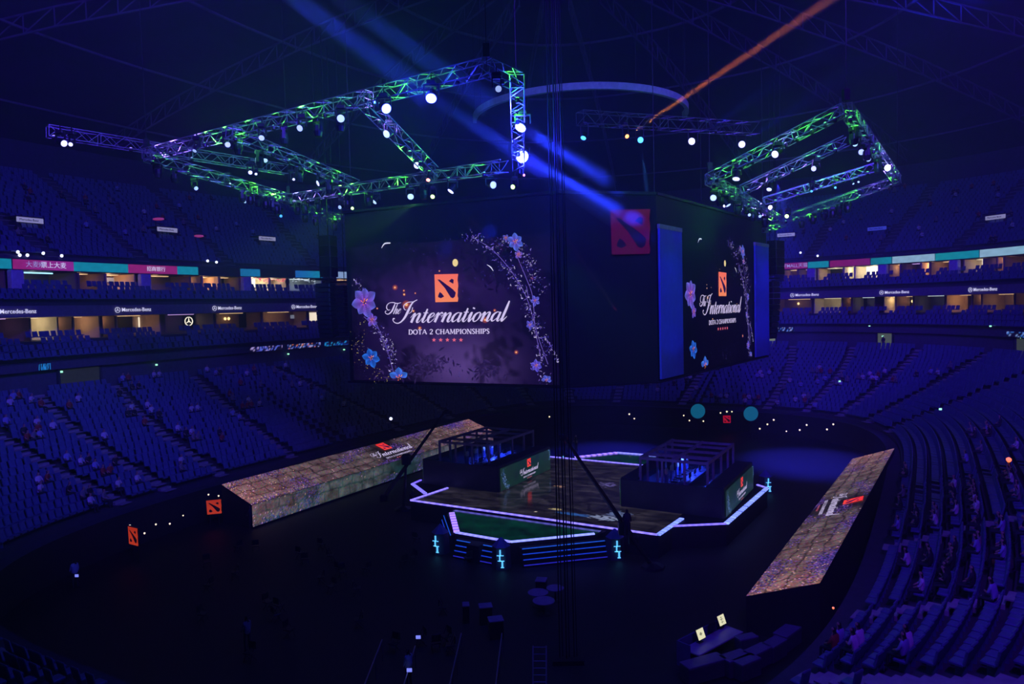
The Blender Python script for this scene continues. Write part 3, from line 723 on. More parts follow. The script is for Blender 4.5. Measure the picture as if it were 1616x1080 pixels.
# ---- title block, written in photo pixels around (705, 490), y up = -py ; place_t maps block coords
def X7(x): return 600+x/7.345
def Y7(y): return 420+y/7.345
def emblem_art(A, cx, cy, w_, h_, lay=3, cols=(SALM, SALM2), dark=lin(38, 12, 70)):
    """ragged square plate with a slanting blade and two corner flecks; (cx,cy) centre, y downwards"""
    rnd = random.Random(3); P = []; cl_ = []
    def e(a, b, n):
        for i in range(n):
            t = i/n; j = rnd.choice([0, 0, .012, -.012, .02]); x = a[0]+(b[0]-a[0])*t; y = a[1]+(b[1]-a[1])*t
            P.append((cx+(x+(j if a[0] == b[0] else 0))*w_, cy+(y+(j if a[1] == b[1] else 0))*h_)); cl_.append(tuple(cols[0][q]*(1-(y+.5)*.9)+cols[1][q]*(y+.5)*.9 for q in range(3)))
    e((-.5, -.48), (.5, -.5), 9); e((.5, -.5), (.5, .48), 9); e((.5, .48), (-.46, .5), 9); e((-.46, .5), (-.5, -.48), 9)
    A.mb.quadset([A.place(cx, cy, lay)]+[A.place(x, y, lay) for x, y in P], [(0, i+1, (i+1) % len(P)+1) for i in range(len(P))], 0, [tuple((cols[0][q]+cols[1][q])/2 for q in range(3))]+cl_)
    for poly in ([(-.37, -.30), (-.27, -.30), (.30, .05), (.42, .16), (.38, .30), (.30, .36), (.20, .33), (-.05, .0)],
                 [(.12, -.24), (.24, -.33), (.33, -.29), (.31, -.15), (.22, -.19)], [(-.33, .25), (-.27, .14), (-.18, .19), (-.08, .30), (-.22, .36), (-.34, .32)]):
        A.poly([(cx+x*w_, cy+y*h_) for x, y in poly], dark, lay+1)
GL = {
 'n': (.92, [[(-.06, .5, .04), (.1, .95, .06), (.2, .98, .13), (.2, .8, .21), (.17, 0, .21)], [(.2, .35, .04), (.38, .85, .06), (.55, 1, .1), (.64, .85, .2), (.61, .2, .2), (.69, .02, .12), (.82, .1, .05), (.98, .5, .04)]]),
 't': (.55, [[(.2, 1.45, .12), (.2, .8, .2), (.17, .2, .2), (.26, .02, .13), (.38, .08, .05), (.58, .5, .04)], [(-.02, 1.02, .07), (.4, 1.02, .07)]]),
 'e': (.56, [[(.04, .4, .05), (.28, .58, .06), (.42, .83, .1), (.3, 1, .07), (.12, .85, .15), (.05, .45, .21), (.13, .08, .17), (.32, .02, .07), (.58, .45, .04)]]),
 'r': (.62, [[(-.06, .5, .04), (.1, .95, .06), (.2, .98, .13), (.2, .8, .21), (.17, 0, .21)], [(.2, .45, .05), (.34, .9, .08), (.48, 1.02, .14), (.55, .9, .16)], [(.3, .8, .04), (.66, .7, .04)]]),
 'a': (.84, [[(.6, .85, .06), (.38, 1, .07), (.14, .78, .15), (.05, .4, .21), (.14, .05, .15), (.34, .1, .06), (.6, .55, .05)], [(.62, 1, .17), (.59, .2, .2), (.67, .02, .12), (.78, .1, .05), (.92, .5, .04)]]),
 'i': (.4, [[(-.04, .5, .04), (.14, 1, .15), (.13, .2, .2), (.21, .02, .12), (.42, .5, .04)], [(.17, 1.5, .2), (.17, 1.36, .2)]]),
 'o': (.68, [[(.4, 1, .06), (.15, .8, .15), (.06, .4, .2), (.18, .02, .11), (.42, .1, .07), (.56, .5, .15), (.5, .88, .11), (.4, 1, .06)], [(.5, .88, .04), (.68, .78, .04), (.78, .85, .04)]]),
 'l': (.5, [[(.16, 2.15, .12), (.16, 1.4, .21), (.13, .2, .2), (.21, .02, .13), (.48, .5, .04)]]),
 'h': (.85, [[(.16, 2.0, .12), (.16, 1.2, .2), (.13, 0, .2)], [(.16, .35, .05), (.34, .85, .07), (.48, 1, .1), (.56, .82, .2), (.54, .2, .2), (.62, .02, .12), (.86, .45, .05)]]),
}
def script(A, text, x0, y0, sx, sy, tilt, col, lay, slant=.40):
    x = x0
    for ch in text:
        adv, strokes = GL[ch]
        for st in strokes:
            A.stroke([(X7(x+(px*sx+slant*py*sy)), Y7(y0+(x-x0)*tilt-py*sy), w_*sx*.95/7.345) for px, py, w_ in st], col, lay)
        x += adv*sx
    return x
CAP = {'D': (.78, [[(.15, 0, .17), (.15, 1, .17)], [(.1, .97, .08), (.4, .97, .1), (.62, .75, .16), (.68, .5, .18), (.62, .25, .16), (.4, .03, .1), (.1, .03, .08)]]),
 'O': (.86, [[(.42, 1, .08), (.15, .8, .15), (.08, .5, .18), (.15, .2, .15), (.42, 0, .08), (.68, .2, .15), (.75, .5, .18), (.68, .8, .15), (.42, 1, .08)]]),
 'T': (.72, [[(.34, 0, .17), (.34, 1, .17)], [(.02, .95, .11), (.66, .95, .11)]]),
 'A': (.84, [[(.06, 0, .08), (.38, 1, .09)], [(.40, 1, .16), (.74, 0, .18)], [(.2, .35, .08), (.58, .35, .08)]]),
 '2': (.62, [[(.06, .75, .1), (.14, .95, .1), (.32, 1, .12), (.5, .78, .16), (.36, .45, .13), (.05, .05, .09)], [(.05, .05, .13), (.56, .06, .13)]]),
 'C': (.76, [[(.66, .75, .1), (.58, .95, .09), (.38, 1, .1), (.14, .8, .15), (.08, .5, .18), (.14, .2, .15), (.38, 0, .1), (.58, .05, .08), (.68, .22, .07)]]),
 'H': (.84, [[(.15, 0, .17), (.15, 1, .17)], [(.66, 0, .17), (.66, 1, .17)], [(.15, .5, .08), (.66, .5, .08)]]),
 'M': (1.0, [[(.12, 0, .08), (.17, 1, .1)], [(.17, 1, .15), (.47, .1, .14)], [(.47, .1, .08), (.78, 1, .08)], [(.78, 1, .17), (.83, 0, .17)]]),
 'P': (.68, [[(.15, 0, .17), (.15, 1, .17)], [(.12, .97, .08), (.42, .96, .11), (.58, .74, .17), (.42, .48, .11), (.15, .48, .08)]]),
 'I': (.38, [[(.18, 0, .17), (.18, 1, .17)]]),
 'N': (.86, [[(.13, 0, .08), (.13, 1, .08)], [(.13, 1, .17), (.7, 0, .17)], [(.7, 0, .08), (.7, 1, .08)]]),
 'S': (.58, [[(.48, .8, .08), (.36, 1, .09), (.15, .92, .12), (.12, .7, .15), (.44, .34, .16), (.42, .1, .12), (.2, 0, .09), (.04, .18, .07)]]),
 ' ': (.42, [])}
def title_art(A, col=LILAC, lay=3, star=lin(235, 105, 130), emb=True, simple=False):
    if emb: emblem_art(A, X7(779), Y7(256), 270/7.345, 328/7.345, lay)
    # "The"
    def S7(pts, ww=1.): A.stroke([(X7(x), Y7(y), w_*ww/7.345) for x, y, w_ in pts], col, lay)
    S7([(258, 424, 5), (215, 434, 9), (170, 424, 9), (125, 428, 7), (96, 455, 9), (92, 490, 11), (112, 512, 8), (132, 505, 5)])
    S7([(192, 428, 8), (172, 480, 17), (150, 525, 17), (115, 556, 11), (85, 552, 8), (74, 530, 7), (88, 520, 9)])
    script(A, 'he', 162, 556, 58, 60, -.03, col, lay)
    # "International"
    S7([(445, 392, 7), (400, 418, 13), (368, 460, 20), (340, 520, 26), (305, 590, 24), (265, 640, 16), (225, 663, 11), (185, 655, 9), (165, 630, 9), (170, 610, 14), (184, 612, 14)])
    S7([(400, 416, 9), (345, 420, 8), (305, 440, 9), (288, 470, 10), (300, 505, 8), (320, 508, 5)])
    S7([(392, 480, 9), (378, 530, 7), (345, 552, 5)])
    script(A, 'nternational', 352, 656, 134, 108, -.019, col, lay)
    # small capitals
    tw = sum(CAP[c][0] for c in 'DOTA 2 CHAMPIONSHIPS'); s = (1283-343)/tw; x = 343
    for ch in 'DOTA 2 CHAMPIONSHIPS':
        for st in CAP[ch][1]:
            A.stroke([(X7(x+px*s), Y7(793-(x-343)*.012-py*56), w_*s*1.05/7.345) for px, py, w_ in st], col, lay, smooth=len(st) > 2)
        for st in CAP[ch][1]:       # serif ticks on upright stems
            if len(st) == 2 and abs(st[0][0]-st[1][0]) < .07 and not simple:
                for px, py in (st[0][:2], st[1][:2]): A.stroke([(X7(x+(px-.14)*s), Y7(793-(x-343)*.012-py*53-1.5), 5/7.345), (X7(x+(px+.14)*s), Y7(793-(x-343)*.012-py*53-1.5), 5/7.345)], col, lay, smooth=False)
        x += CAP[ch][0]*s
    for i in range(5):
        cx, cy, r = X7(638+i*78), Y7(856), 26/7.345
        P = []
        for j in range(10):
            a = -math.pi/2+j*math.pi/5; rr = r if j % 2 == 0 else r*.42; P.append((cx+rr*math.cos(a), cy+rr*math.sin(a)))
        for j in range(10): A.poly([(cx, cy), P[j], P[(j+1) % 10]], star, lay)
def flower_art(A, cx, cy, r, rot, n=6, c0=lin(150, 110, 230), c1=lin(60, 90, 235), lay=4, sq=1., part=None):
    for i in range(n):
        if part and not part[i]: continue
        a = rot+2*math.pi*i/n; ca, sa = math.cos(a), math.sin(a); K = 8; L = []; Rr = []
        ln = r*(1+.12*math.sin(i*2.3))
        for j in range(K+1):
            t = j/K; w_ = r*.36*math.sin(math.pi*min(1, t*1.0)**1.15); d = r*.08+t*ln
            L.append((cx+ca*d-sa*w_, cy+(sa*d+ca*w_)*sq)); Rr.append((cx+ca*d+sa*w_, cy+(sa*d-ca*w_)*sq))
        for j in range(K):
            t = j/K; mid0 = (cx+ca*(r*.08+t*ln), cy+sa*(r*.08+t*ln)*sq); mid1 = (cx+ca*(r*.08+(j+1)/K*ln), cy+sa*(r*.08+(j+1)/K*ln)*sq)
            k0 = tuple(c0[q]*(1-t)*.8+c1[q]*t for q in range(3)); k1 = tuple(c0[q]*(1-(j+1)/K)*.8+c1[q]*(j+1)/K for q in range(3)); e_ = tuple(min(1, c*1.7) for c in k1); dk = tuple(c*.55 for c in k0)
            A.poly([L[j], L[j+1], mid1, mid0], [e_, e_, k1, dk], lay); A.poly([mid0, mid1, Rr[j+1], Rr[j]], [dk, k1, k1, k0], lay)
    for i in range(7):
        a = i*2.4; d = r*.08*math.sqrt(i); A.stroke([(cx+d*math.cos(a), cy+d*math.sin(a), r*.07), (cx+d*2*math.cos(a), cy-r*.1+d*2*math.sin(a), r*.06)], lin(255, 175, 90) if i % 2 else lin(255, 120, 60), lay+1, smooth=False)
def vine(A, pts, n, spread, cols, size=(1.4, 4.6), lay=3, seed=1):
    rnd = random.Random(seed); q = sm([(x, y, 1) for x, y in pts], 8)
    for i in range(n):
        p = rnd.choice(q); x = p[0]+rnd.gauss(0, spread); y = p[1]+rnd.gauss(0, spread); a = rnd.uniform(0, 6.28); l = rnd.uniform(*size); c = rnd.choice(cols); k = rnd.uniform(.25, 1)
        A.stroke([(x, y, .3), (x+math.cos(a)*l*.5, y+math.sin(a)*l*.5, l*rnd.uniform(.2, .5)), (x+math.cos(a+.4)*l, y+math.sin(a+.4)*l, .2)], tuple(v_*k for v_ in c), lay, smooth=False)
VI = [lin(170, 150, 235), lin(110, 90, 220), lin(215, 205, 255), lin(70, 60, 180), lin(140, 110, 225), lin(30, 20, 70)]
def screen_art(th, base, O, ex, ey, n, WL, HL, place_px, seed=1):
    """the flower picture. place_px maps photo pixels of the left-hand screen on to this one"""
    # background sheet
    def P0(a, b, lay=0): return O+ex*(a*WL)+ey*(b*HL)+n*.01*lay
    NX, NY = 110, 68; P = []; cols = []
    for j in range(NY+1):
        for i in range(NX+1):
            a, b = i/NX, j/NY; P.append(P0(a, b))
            g1 = math.exp(-((a-.56)/.22)**2-((b-.12)/.2)**2); g2 = math.exp(-((a-.42)/.3)**2-((b-.62)/.28)**2); g3 = math.exp(-((a-.1)/.3)**2-((b-.45)/.3)**2)
            nz = noise.noise(Vector((a*6+seed, b*5, 1)))+.5*noise.noise(Vector((a*14, b*12, 4))); leaf = noise.noise(Vector((a*30, b*18+a*14, 7)))
            k = .35+.65*max(0, min(1, .6+nz)); dark = max(0, min(1, (leaf*.8+noise.noise(Vector((a*5, b*5, 9))))*2.2))
            e_ = max(0, 1-(abs(a-.5)*2)**3)*max(0, 1-max(0, b-.7)*2.6)
            base_c = (.0075, .003, .033); c = [base_c[q]*.5+e_*(base_c[q]*.7+g2*(.028, .011, .075)[q]*k+g3*(.008, .003, .03)[q]*k+g1*(.105, .055, .23)[q]*(.4+.6*k)) for q in range(3)]
            c = [v_*.85*(1-.7*dark*(1-g2*.7)) for v_ in c]; cols.append(c)
    fs = [(j*(NX+1)+i, j*(NX+1)+i+1, (j+1)*(NX+1)+i+1, (j+1)*(NX+1)+i) for j in range(NY) for i in range(NX)]
    m = MB(); m.quadset(P, fs, 0, cols); D = m.build('led_display', led_mat('led picture'), th, base)
    A = Art(place_px); rnd = random.Random(5)
    for (cx, cy, sx_, sy_, num) in ((765, 400, 30, 20, 120), (800, 440, 22, 20, 70), (650, 395, 26, 14, 60), (600, 400, 20, 16, 40), (850, 500, 14, 40, 80), (680, 575, 28, 14, 90), (770, 585, 26, 14, 90), (640, 590, 30, 8, 60)):
        for i in range(num):
            x = cx+rnd.gauss(0, sx_*.6); y = cy+rnd.gauss(0, sy_*.6)
            if not (562 < x < 876 and 380 < y < 598): continue
            a = rnd.uniform(0, 6.28); l = rnd.uniform(5, 11)
            c = rnd.choice([(.003, .0015, .016), (.006, .003, .03), (.004, .002, .02)] if cy < 540 else [(.022, .011, .065), (.016, .008, .05), (.035, .018, .10)]); A.stroke([(x, y, 1.0), (x+math.cos(a)*l*.5, y+math.sin(a)*l*.5, 3.2), (x+math.cos(a)*l, y+math.sin(a)*l, .3)], c, 1, smooth=False)
    A.done('foliage', D, base); 
    A = Art(place_px)
    vine(A, [(742, 372), (770, 390), (800, 420), (822, 450), (838, 490), (850, 520), (862, 560)], 330, 5.5, VI, seed=2); vine(A, [(790, 382), (812, 385), (830, 400), (842, 430), (858, 460)], 220, 6, VI, seed=3)
    vine(A, [(818, 440), (832, 470), (838, 510), (848, 545), (852, 575)], 60, 4, VI, seed=4); vine(A, [(860, 530), (872, 550), (882, 570)], 40, 2, VI, seed=5)
    vine(A, [(562, 440), (572, 455), (576, 475)], 45, 4, VI, seed=6); vine(A, [(590, 505), (602, 530), (612, 545), (620, 570), (622, 590)], 120, 4, VI, seed=7); vine(A, [(604, 520), (616, 545), (622, 560)], 60, 4, VI, seed=8)
    vine(A, [(565, 530), (575, 560), (590, 585), (605, 598)], 80, 8, [lin(235, 210, 120), lin(240, 200, 90), lin(120, 110, 200)], (1., 2.), seed=9); vine(A, [(572, 510), (582, 508), (590, 512)], 16, 2, [lin(245, 225, 150)], (1., 2.), seed=10)
    vine(A, [(850, 570), (852, 590), (866, 600)], 60, 5, VI, seed=11)
    vine(A, [(700, 460), (690, 395), (665, 390)], 30, 16, [lin(70, 50, 130)], (2, 4), seed=13); vine(A, [(740, 440), (780, 430), (790, 400)], 40, 14, [lin(60, 50, 150)], (2, 4), seed=14); vine(A, [(680, 590), (720, 580), (780, 590)], 60, 14, [lin(70, 60, 140), lin(40, 30, 100)], (2, 4), seed=15)
    for st_ in ([(745, 374), (775, 392), (802, 420), (822, 450), (836, 480), (850, 530), (866, 575)], [(815, 400), (832, 440), (842, 470), (846, 520), (856, 570)], [(590, 500), (602, 525), (612, 550), (622, 585)], [(576, 500), (590, 512), (600, 520)], [(832, 452), (836, 470), (846, 480)], [(860, 530), (874, 552), (882, 572)]):
        A.stroke([(x, y, 1.1) for x, y in st_], lin(96, 78, 168), 2)
    A.stroke([(604, 392, .5), (609, 385, 2.), (618, 384, 1.8)], lin(225, 225, 255), 4); A.stroke([(770, 418, .5), (776, 422, 1.6), (780, 428, .6)], lin(225, 225, 255), 4)
    A.done('vines', D, base)
    for cx, cy, r, rot, nn, c0, c1, sq in ((577, 477, 19, .3, 7, lin(150, 70, 215), lin(95, 105, 225), 1.3), (589, 505, 9, .8, 5, lin(170, 90, 200), lin(90, 90, 235), 1.2), (588, 565, 14, .2, 6, lin(40, 70, 200), lin(40, 120, 240), 1.1), (632, 596, 17, 3.6, 6, lin(80, 90, 235), lin(60, 130, 245), .9),
                                           (815, 382, 13, .4, 6, lin(120, 80, 220), lin(80, 120, 240), 1.1), (820, 402, 7, .9, 5, lin(190, 110, 170), lin(90, 90, 230), 1), (800, 376, 6, .1, 5, lin(160, 100, 150), lin(60, 90, 220), 1), (846, 475, 8, .5, 5, lin(120, 90, 230), lin(100, 110, 240), 1.1), (838, 513, 7, .2, 5, lin(130, 110, 235), lin(80, 80, 220), 1.1),
                                           (848, 577, 9, .3, 6, lin(130, 90, 220), lin(90, 90, 240), 1.1), (864, 600, 9, 1.2, 6, lin(110, 100, 230), lin(90, 110, 240), .9)):
        A = Art(place_px)
        part = None
        if cy > 590: part = [math.sin(rot+2*math.pi*i/nn) < .25 for i in range(nn)]
        flower_art(A, cx, cy, r*.93, rot, nn, tuple(v_*.75 for v_ in c0), tuple(v_*.7 for v_ in c1), 5, sq, part); A.done('flower', D, base)
    A = Art(place_px)
    A.mb.quadset([A.place(720+4.4*math.cos(2*math.pi*i/14), 415+6*math.sin(2*math.pi*i/14), 3) for i in range(14)], [tuple(range(14))], 0, [lin(240, 215, 150)]*14)
    A.done('moon', D, base)
    A = Art(place_px); bgc = (.018, .007, .055)
    for x, y, r, rh in ((625, 454, 1.4, 5), (639, 459, .9, 2.5), (639.5, 465, 1.4, 3), (657, 463, .7, 2), (695, 428, .8, 2), (643, 481, 2.4, 8), (654, 491, 1.2, 3), (664, 518, 1.4, 4), (816, 556, 1.3, 4), (767, 505, 1.5, 6), (782, 490, .8, 3), (597, 487, .8, 2)):
        A.dot(x, y, r, lin(255, 190, 130), 2, (lin(200, 90, 60), bgc), rh)
    A.done('sparks', D, base)
    A = Art(place_px); emblem_art(A, X7(779), Y7(256), 270/7.345, 328/7.345, 6); A.done('emblem', D, base)
    A = Art(place_px); title_art(A, emb=False, lay=6); A.done('lettering', D, base)
    return D

# ---------------------------------------------------------------- hanging cube with the big screens
ZB, ZT = 11.07, 20.7
L0, L1 = atz(560, 600, ZB), atz(885, 608, ZB); Q2 = atz(1040, 600, ZB); Q3 = atz(1212, 560, ZB); R1, R2 = atz(1078, 590, ZB), atz(1187, 565, ZB)
cub = thing('hanging_screen_cube', 'huge black hanging cube carrying two flower-pattern title screens above the stage', 'screen cube', W(-25, 56, ZB))
cb = cub.location.copy()
exL = (L1-L0).normalized(); WLm = (L1-L0).length; up3 = V((0, 0, 1)); nL = exL.cross(up3)
nR_ = (R2-R1).normalized(); exR = nR_; nR = exR.cross(up3)
back1 = Q3+W(-8, 5)-W(0, 0); 
foot = [L0-exL*.55, L1+exL*.05, Q2, Q3, W(-20, 74), W(-37, 74)]
cen = sum((p for p in foot), V((0, 0, 0)))/len(foot)
m = MB(); m.prism([(p.x+(cen.x-p.x)*.006, p.y+(cen.y-p.y)*.006) for p in foot], ZB-.12, ZT+2.2); m.build('cladding', mat('black cladding', (.010, .008, .012), .8, noise_amt=.1, scale=.6), cub, cb)
m = MB()
for i in range(len(foot)):
    a, b = foot[i], foot[(i+1) % len(foot)]
    m.tube(V((a.x, a.y, ZB-.14)), V((b.x, b.y, ZB-.14)), .09); m.tube(V((a.x, a.y, ZT+2.22)), V((b.x, b.y, ZT+2.22)), .12)
m.build('frame_rail', blackm, cub, cb)
nL = nL if nL.y < 0 else -nL; nR = nR if nR.y < 0 else -nR
def placeL(px, py, lay=0):
    d = ray(px, py); p = EYE+d*((L0-EYE).dot(nL)/d.dot(nL)); return p+nL*(.10+.012*lay)
def uvL(px, py): p = placeL(px, py, 0)-nL*.1-L0; return p.dot(exL)/WLm, p.z
WRm = (R2-R1).length
def placeR(px, py, lay=0):
    a, z = uvL(px, py); return R1+exR*(a*WRm)+up3*z+nR*(.10+.012*lay)
HM = 9.35
screen_art(cub, cb, L0+nL*.08, exL, up3, nL, WLm, HM, placeL, 1)
screen_art(cub, cb, R1+nR*.08, exR, up3, nR, WRm, HM, placeR, 2)
# emblem on the cut corner
nc = (Q2-L1).normalized().cross(up3); nc = nc if nc.y < 0 else -nc
A = Art(lambda x, y, lay=0: atplane(x, y, L1+nc*.12, nc)+nc*(.012*lay))
emblem_art(A, 994, 366, 62, 72, 1, (lin(70, 2, 40), lin(64, 2, 46)), lin(14, 2, 42)); q = A.done('glowing_emblem', cub, cb); q['label'] = 'dim magenta square emblem with slanting blade'
# blue cloth columns beside the right-hand screen, with blue wash lights in front
bluepanel = mat('blue stretch fabric', (.10, .13, .6), .8, noise_amt=.06, scale=2.)
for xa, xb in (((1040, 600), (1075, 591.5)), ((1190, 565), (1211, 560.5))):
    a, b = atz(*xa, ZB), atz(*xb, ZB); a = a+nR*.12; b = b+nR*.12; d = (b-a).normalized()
    m = MB(); c_ = (a+b)/2; m.bevbox((c_.x, c_.y, (ZB+ZT)/2+.05), ((b-a).length, .16, ZT-ZB), .03, math.atan2(d.y, d.x)); q = m.build('fabric_panel', bluepanel, cub, cb); q['label'] = 'deep blue fabric strip'
    m = MB(); m.box((c_.x, c_.y, ZT+.15), ((b-a).length, .2, .28), math.atan2(d.y, d.x)); m.build('panel_cap', mat('cap grey', (.3, .28, .3), .6), cub, cb)
    for zz in (ZB+1.5, ZB+8.2):
        L_ = lamp('SPOT', 'panel_wash_light', c_+nR*3.2+V((0, 0, zz-c_.z)), (.01, .02, 1), 80, target=(c_.x, c_.y, (ZB+ZT)/2), angle=R(100), size=.1)
        L_.parent = cub; L_.location = Vector(L_.location)-cb
# hoist cables of the cube
for i, p in enumerate(foot):
    q = V((p.x, p.y, 0))*.97+V((cen.x, cen.y, 0))*.03; m = MB(); m.tube((q.x, q.y, ZT+2.2), (q.x, q.y, 38), .03); m.build('hoist_cable', blackm, cub, cb)

# ---------------------------------------------------------------- hanging loudspeakers
def line_array(px, pyt, pyb, Y, lb, rz, n=12):
    p = aty(px, pyt, Y); z1 = aty(px, pyb, Y).z; H = p.z-z1
    th = thing('line_array_speaker', lb, 'loudspeaker', (p.x, p.y, p.z), rz)
    y = 0; z = -.25; a = R(-4); h = H/n
    m = MB(); m.box((0, 0, .02), (1.1, .9, .1)); m.tube((-.4, 0, .05), (-.4, 0, 36-p.z), .03); m.tube((.4, 0, .05), (.4, 0, 36-p.z), .03); m.build('fly_frame', blackm, th)
    for i in range(n):
        a = R(-3+13*i/n*1.3); M = Matrix.Translation((0, y, z-h/2)) @ Matrix.Rotation(a, 4, 'X')
        m = MB(); m.bevbox((0, 0, 0), (1.25, .8, h*.9), .06, M=M); c_ = m.build('cabinet', blackplastic, th)
        g = MB(); g.box((0, -.41, 0), (1.1, .03, h*.7), M=M); g.build('grille', mat('speaker grille', (.05, .05, .07), .35, .5), c_)
        z -= h*math.cos(a); y += h*math.sin(a)*1.0
line_array(513, 442, 527, 53, 'left curved black line array beside the big left screen', R(-20)); line_array(536, 446, 525, 56, 'second curved black line array tucked against the big left screen', R(-20))
line_array(1219, 440, 530, 68, 'curved black line array right of the hanging cube', R(40), 10)
def sub_stack(px, y0, y1, Y, lb, rz, wd):
    p = aty(px, y0, Y); z1 = aty(px, y1, Y).z; th = thing('subwoofer_column', lb, 'loudspeaker', (p.x, p.y, z1), rz); n = 4; h = (p.z-z1)/n
    for i in range(n): m = MB(); m.bevbox((0, 0, h*(i+.5)), (wd, 1, h*.97), .05); m.build('cabinet', blackplastic, th)
    m = MB(); m.tube((0, 0, h*n), (0, 0, 37-z1), .03); m.build('hoist_cable', blackm, th)
sub_stack(517, 372, 438, 55, 'tall black subwoofer column above the left line array', R(-20), 1.0); sub_stack(1224, 380, 434, 69, 'tall black subwoofer column above the right line array', R(40), 1.5)

# ---------------------------------------------------------------- stage
RZS = R(-30)
CSU, CSV = -24.5, 52.5
stage = thing('tournament_stage', 'low dark octagonal stage with cracked-earth floor and violet edge lights', 'stage', W(CSU, CSV, 0), RZS)
def S(u, v, z=0): return V((u-CSU, v-CSV, z))       # stage-local
SZ = 1.5
deck = [(-34.2, 43.3), (-14.8, 43.3), (-14.6, 45.4), (-11.6, 47.4), (-11.0, 57.9), (-14.7, 60.2), (-14.8, 61.7), (-34.2, 61.7), (-34.4, 60.0), (-37.6, 57.9), (-37.3, 47.5), (-34.4, 45.4)]
m = MB(); m.prism([tuple(S(u, v)[:2]) for u, v in deck], 0, SZ-.03); m.build('deck', mat('stage fascia black', (.015, .015, .02), .7), stage)
# lit floor panels: dry cracked ground
def ground_grid(nu, nv, fpos, fcol):
    P = []; cols = []
    for j in range(nv+1):
        for i in range(nu+1): P.append(fpos(i/nu, j/nv)); cols.append(fcol(i/nu, j/nv))
    return P, [(j*(nu+1)+i, j*(nu+1)+i+1, (j+1)*(nu+1)+i+1, (j+1)*(nu+1)+i) for j in range(nv) for i in range(nu)], cols
def crack(x, y, s=1., wd=.09):
    d, _ = noise.voronoi(Vector((x*s+.25*noise.noise(Vector((x, y, 3))), y*s*.62+.2*noise.noise(Vector((x, y, 8))), 0)))
    return max(0, min(1, (d[1]-d[0])/wd))
def _fuv(px, py): p_ = atz(px, py, SZ); return (.866*p_.x-.5*p_.y, .5*p_.x+.866*p_.y)
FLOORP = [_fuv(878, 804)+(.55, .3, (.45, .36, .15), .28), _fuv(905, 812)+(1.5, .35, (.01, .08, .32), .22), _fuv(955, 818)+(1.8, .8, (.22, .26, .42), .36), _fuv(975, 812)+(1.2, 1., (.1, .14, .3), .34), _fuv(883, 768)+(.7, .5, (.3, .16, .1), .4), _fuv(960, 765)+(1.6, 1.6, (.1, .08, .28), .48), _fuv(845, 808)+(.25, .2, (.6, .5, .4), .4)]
def stagecol(a, b):
    x, y = a*19.4, b*18.4; c = crack(x, y, .7, .06); nz = .5+.5*noise.fractal(Vector((x*.5+4, y*1.2, 2)), .8, 2.2, 4)
    st = abs(math.sin(y*2.2+3*noise.noise(Vector((x*.4, y*.4, 5)))))**10
    k = (.005+.03*max(0, nz)**2)*(.25+.75*c)+.022*st*max(0, nz)
    r_, g_, b_ = k*.85, k*.72, k*.95
    u_, v_ = -34.2+x, 43.3+y
    for cu_, cv_, su_, sv_, cc_, th_ in FLOORP:       # bright blotches put into the floor picture; the blue-white ones imitate reflections
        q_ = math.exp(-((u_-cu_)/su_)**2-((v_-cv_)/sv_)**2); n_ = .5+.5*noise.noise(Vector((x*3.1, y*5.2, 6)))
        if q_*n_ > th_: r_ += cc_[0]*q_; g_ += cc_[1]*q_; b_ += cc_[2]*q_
    return (r_, g_, b_)
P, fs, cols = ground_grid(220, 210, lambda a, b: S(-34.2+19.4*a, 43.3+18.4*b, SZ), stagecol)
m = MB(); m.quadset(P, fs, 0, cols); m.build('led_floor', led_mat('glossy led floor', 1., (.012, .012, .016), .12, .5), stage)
def strip(th, pts, name='edge_light', w_=.16, col=lin(135, 120, 255), pulse=1.6, amt=.5, h=.08, org=(CSU, CSV), lb=None, s=2.5):
    m = MB()
    for (a, b) in zip(pts, pts[1:]):
        a = Vector(a); b = Vector(b); n = max(2, int((b-a).length*5)); d = (b-a).normalized(); q = d.cross(V((0, 0, 1)))*w_/2
        P = []; cols = []
        for i in range(n+1):
            p = a.lerp(b, i/n); k = s*(1-amt+amt*(1 if (i*pulse) % 3 < 1.5 else 0)*1.0)
            P += [p-q, p-q+V((0, 0, h)), p+q+V((0, 0, h)), p+q]; cols += [tuple(c*k for c in col)]*4
        fs = []
        for i in range(n):
            for j in range(4): fs.append((i*4+j, i*4+(j+1) % 4, i*4+4+(j+1) % 4, i*4+4+j))
        m.quadset(P, fs, 0, cols)
    o = m.build(name, led_mat('light strip', 1.), th)
    if lb: o['label'] = lb
    return o
def SP_(l, z=SZ-.02): return [S(u, v, z) for u, v in l]
LV = lin(122, 108, 255)
strip(stage, SP_([(-34.2, 43.3), (-14.85, 43.3)]), col=LV, pulse=.9, amt=.35); strip(stage, SP_([(-34.2, 43.3), (-33.8, 47.6)]), col=LV, amt=.3)
strip(stage, SP_([(-14.8, 43.3), (-14.5, 47.3)]), col=lin(110, 130, 255), pulse=1.8, w_=.3)
strip(stage, SP_([(-14.6, 45.4), (-11.6, 47.4)]), col=lin(110, 95, 255), amt=.3); strip(stage, SP_([(-11.6, 47.4), (-11.0, 57.9)]), col=lin(120, 140, 255), w_=.32, pulse=1.3, amt=.7); strip(stage, SP_([(-11.0, 57.9), (-11.9, 58.6)]), col=LV)
strip(stage, SP_([(-34.4, 45.4), (-37.3, 47.5)]), col=lin(120, 110, 255), w_=.28, pulse=1.5, amt=.7); strip(stage, SP_([(-37.3, 47.5), (-37.45, 48.9)]), col=lin(110, 90, 255))
strip(stage, SP_([(-34.2, 61.7), (-14.8, 61.7)]), col=LV, amt=.3)
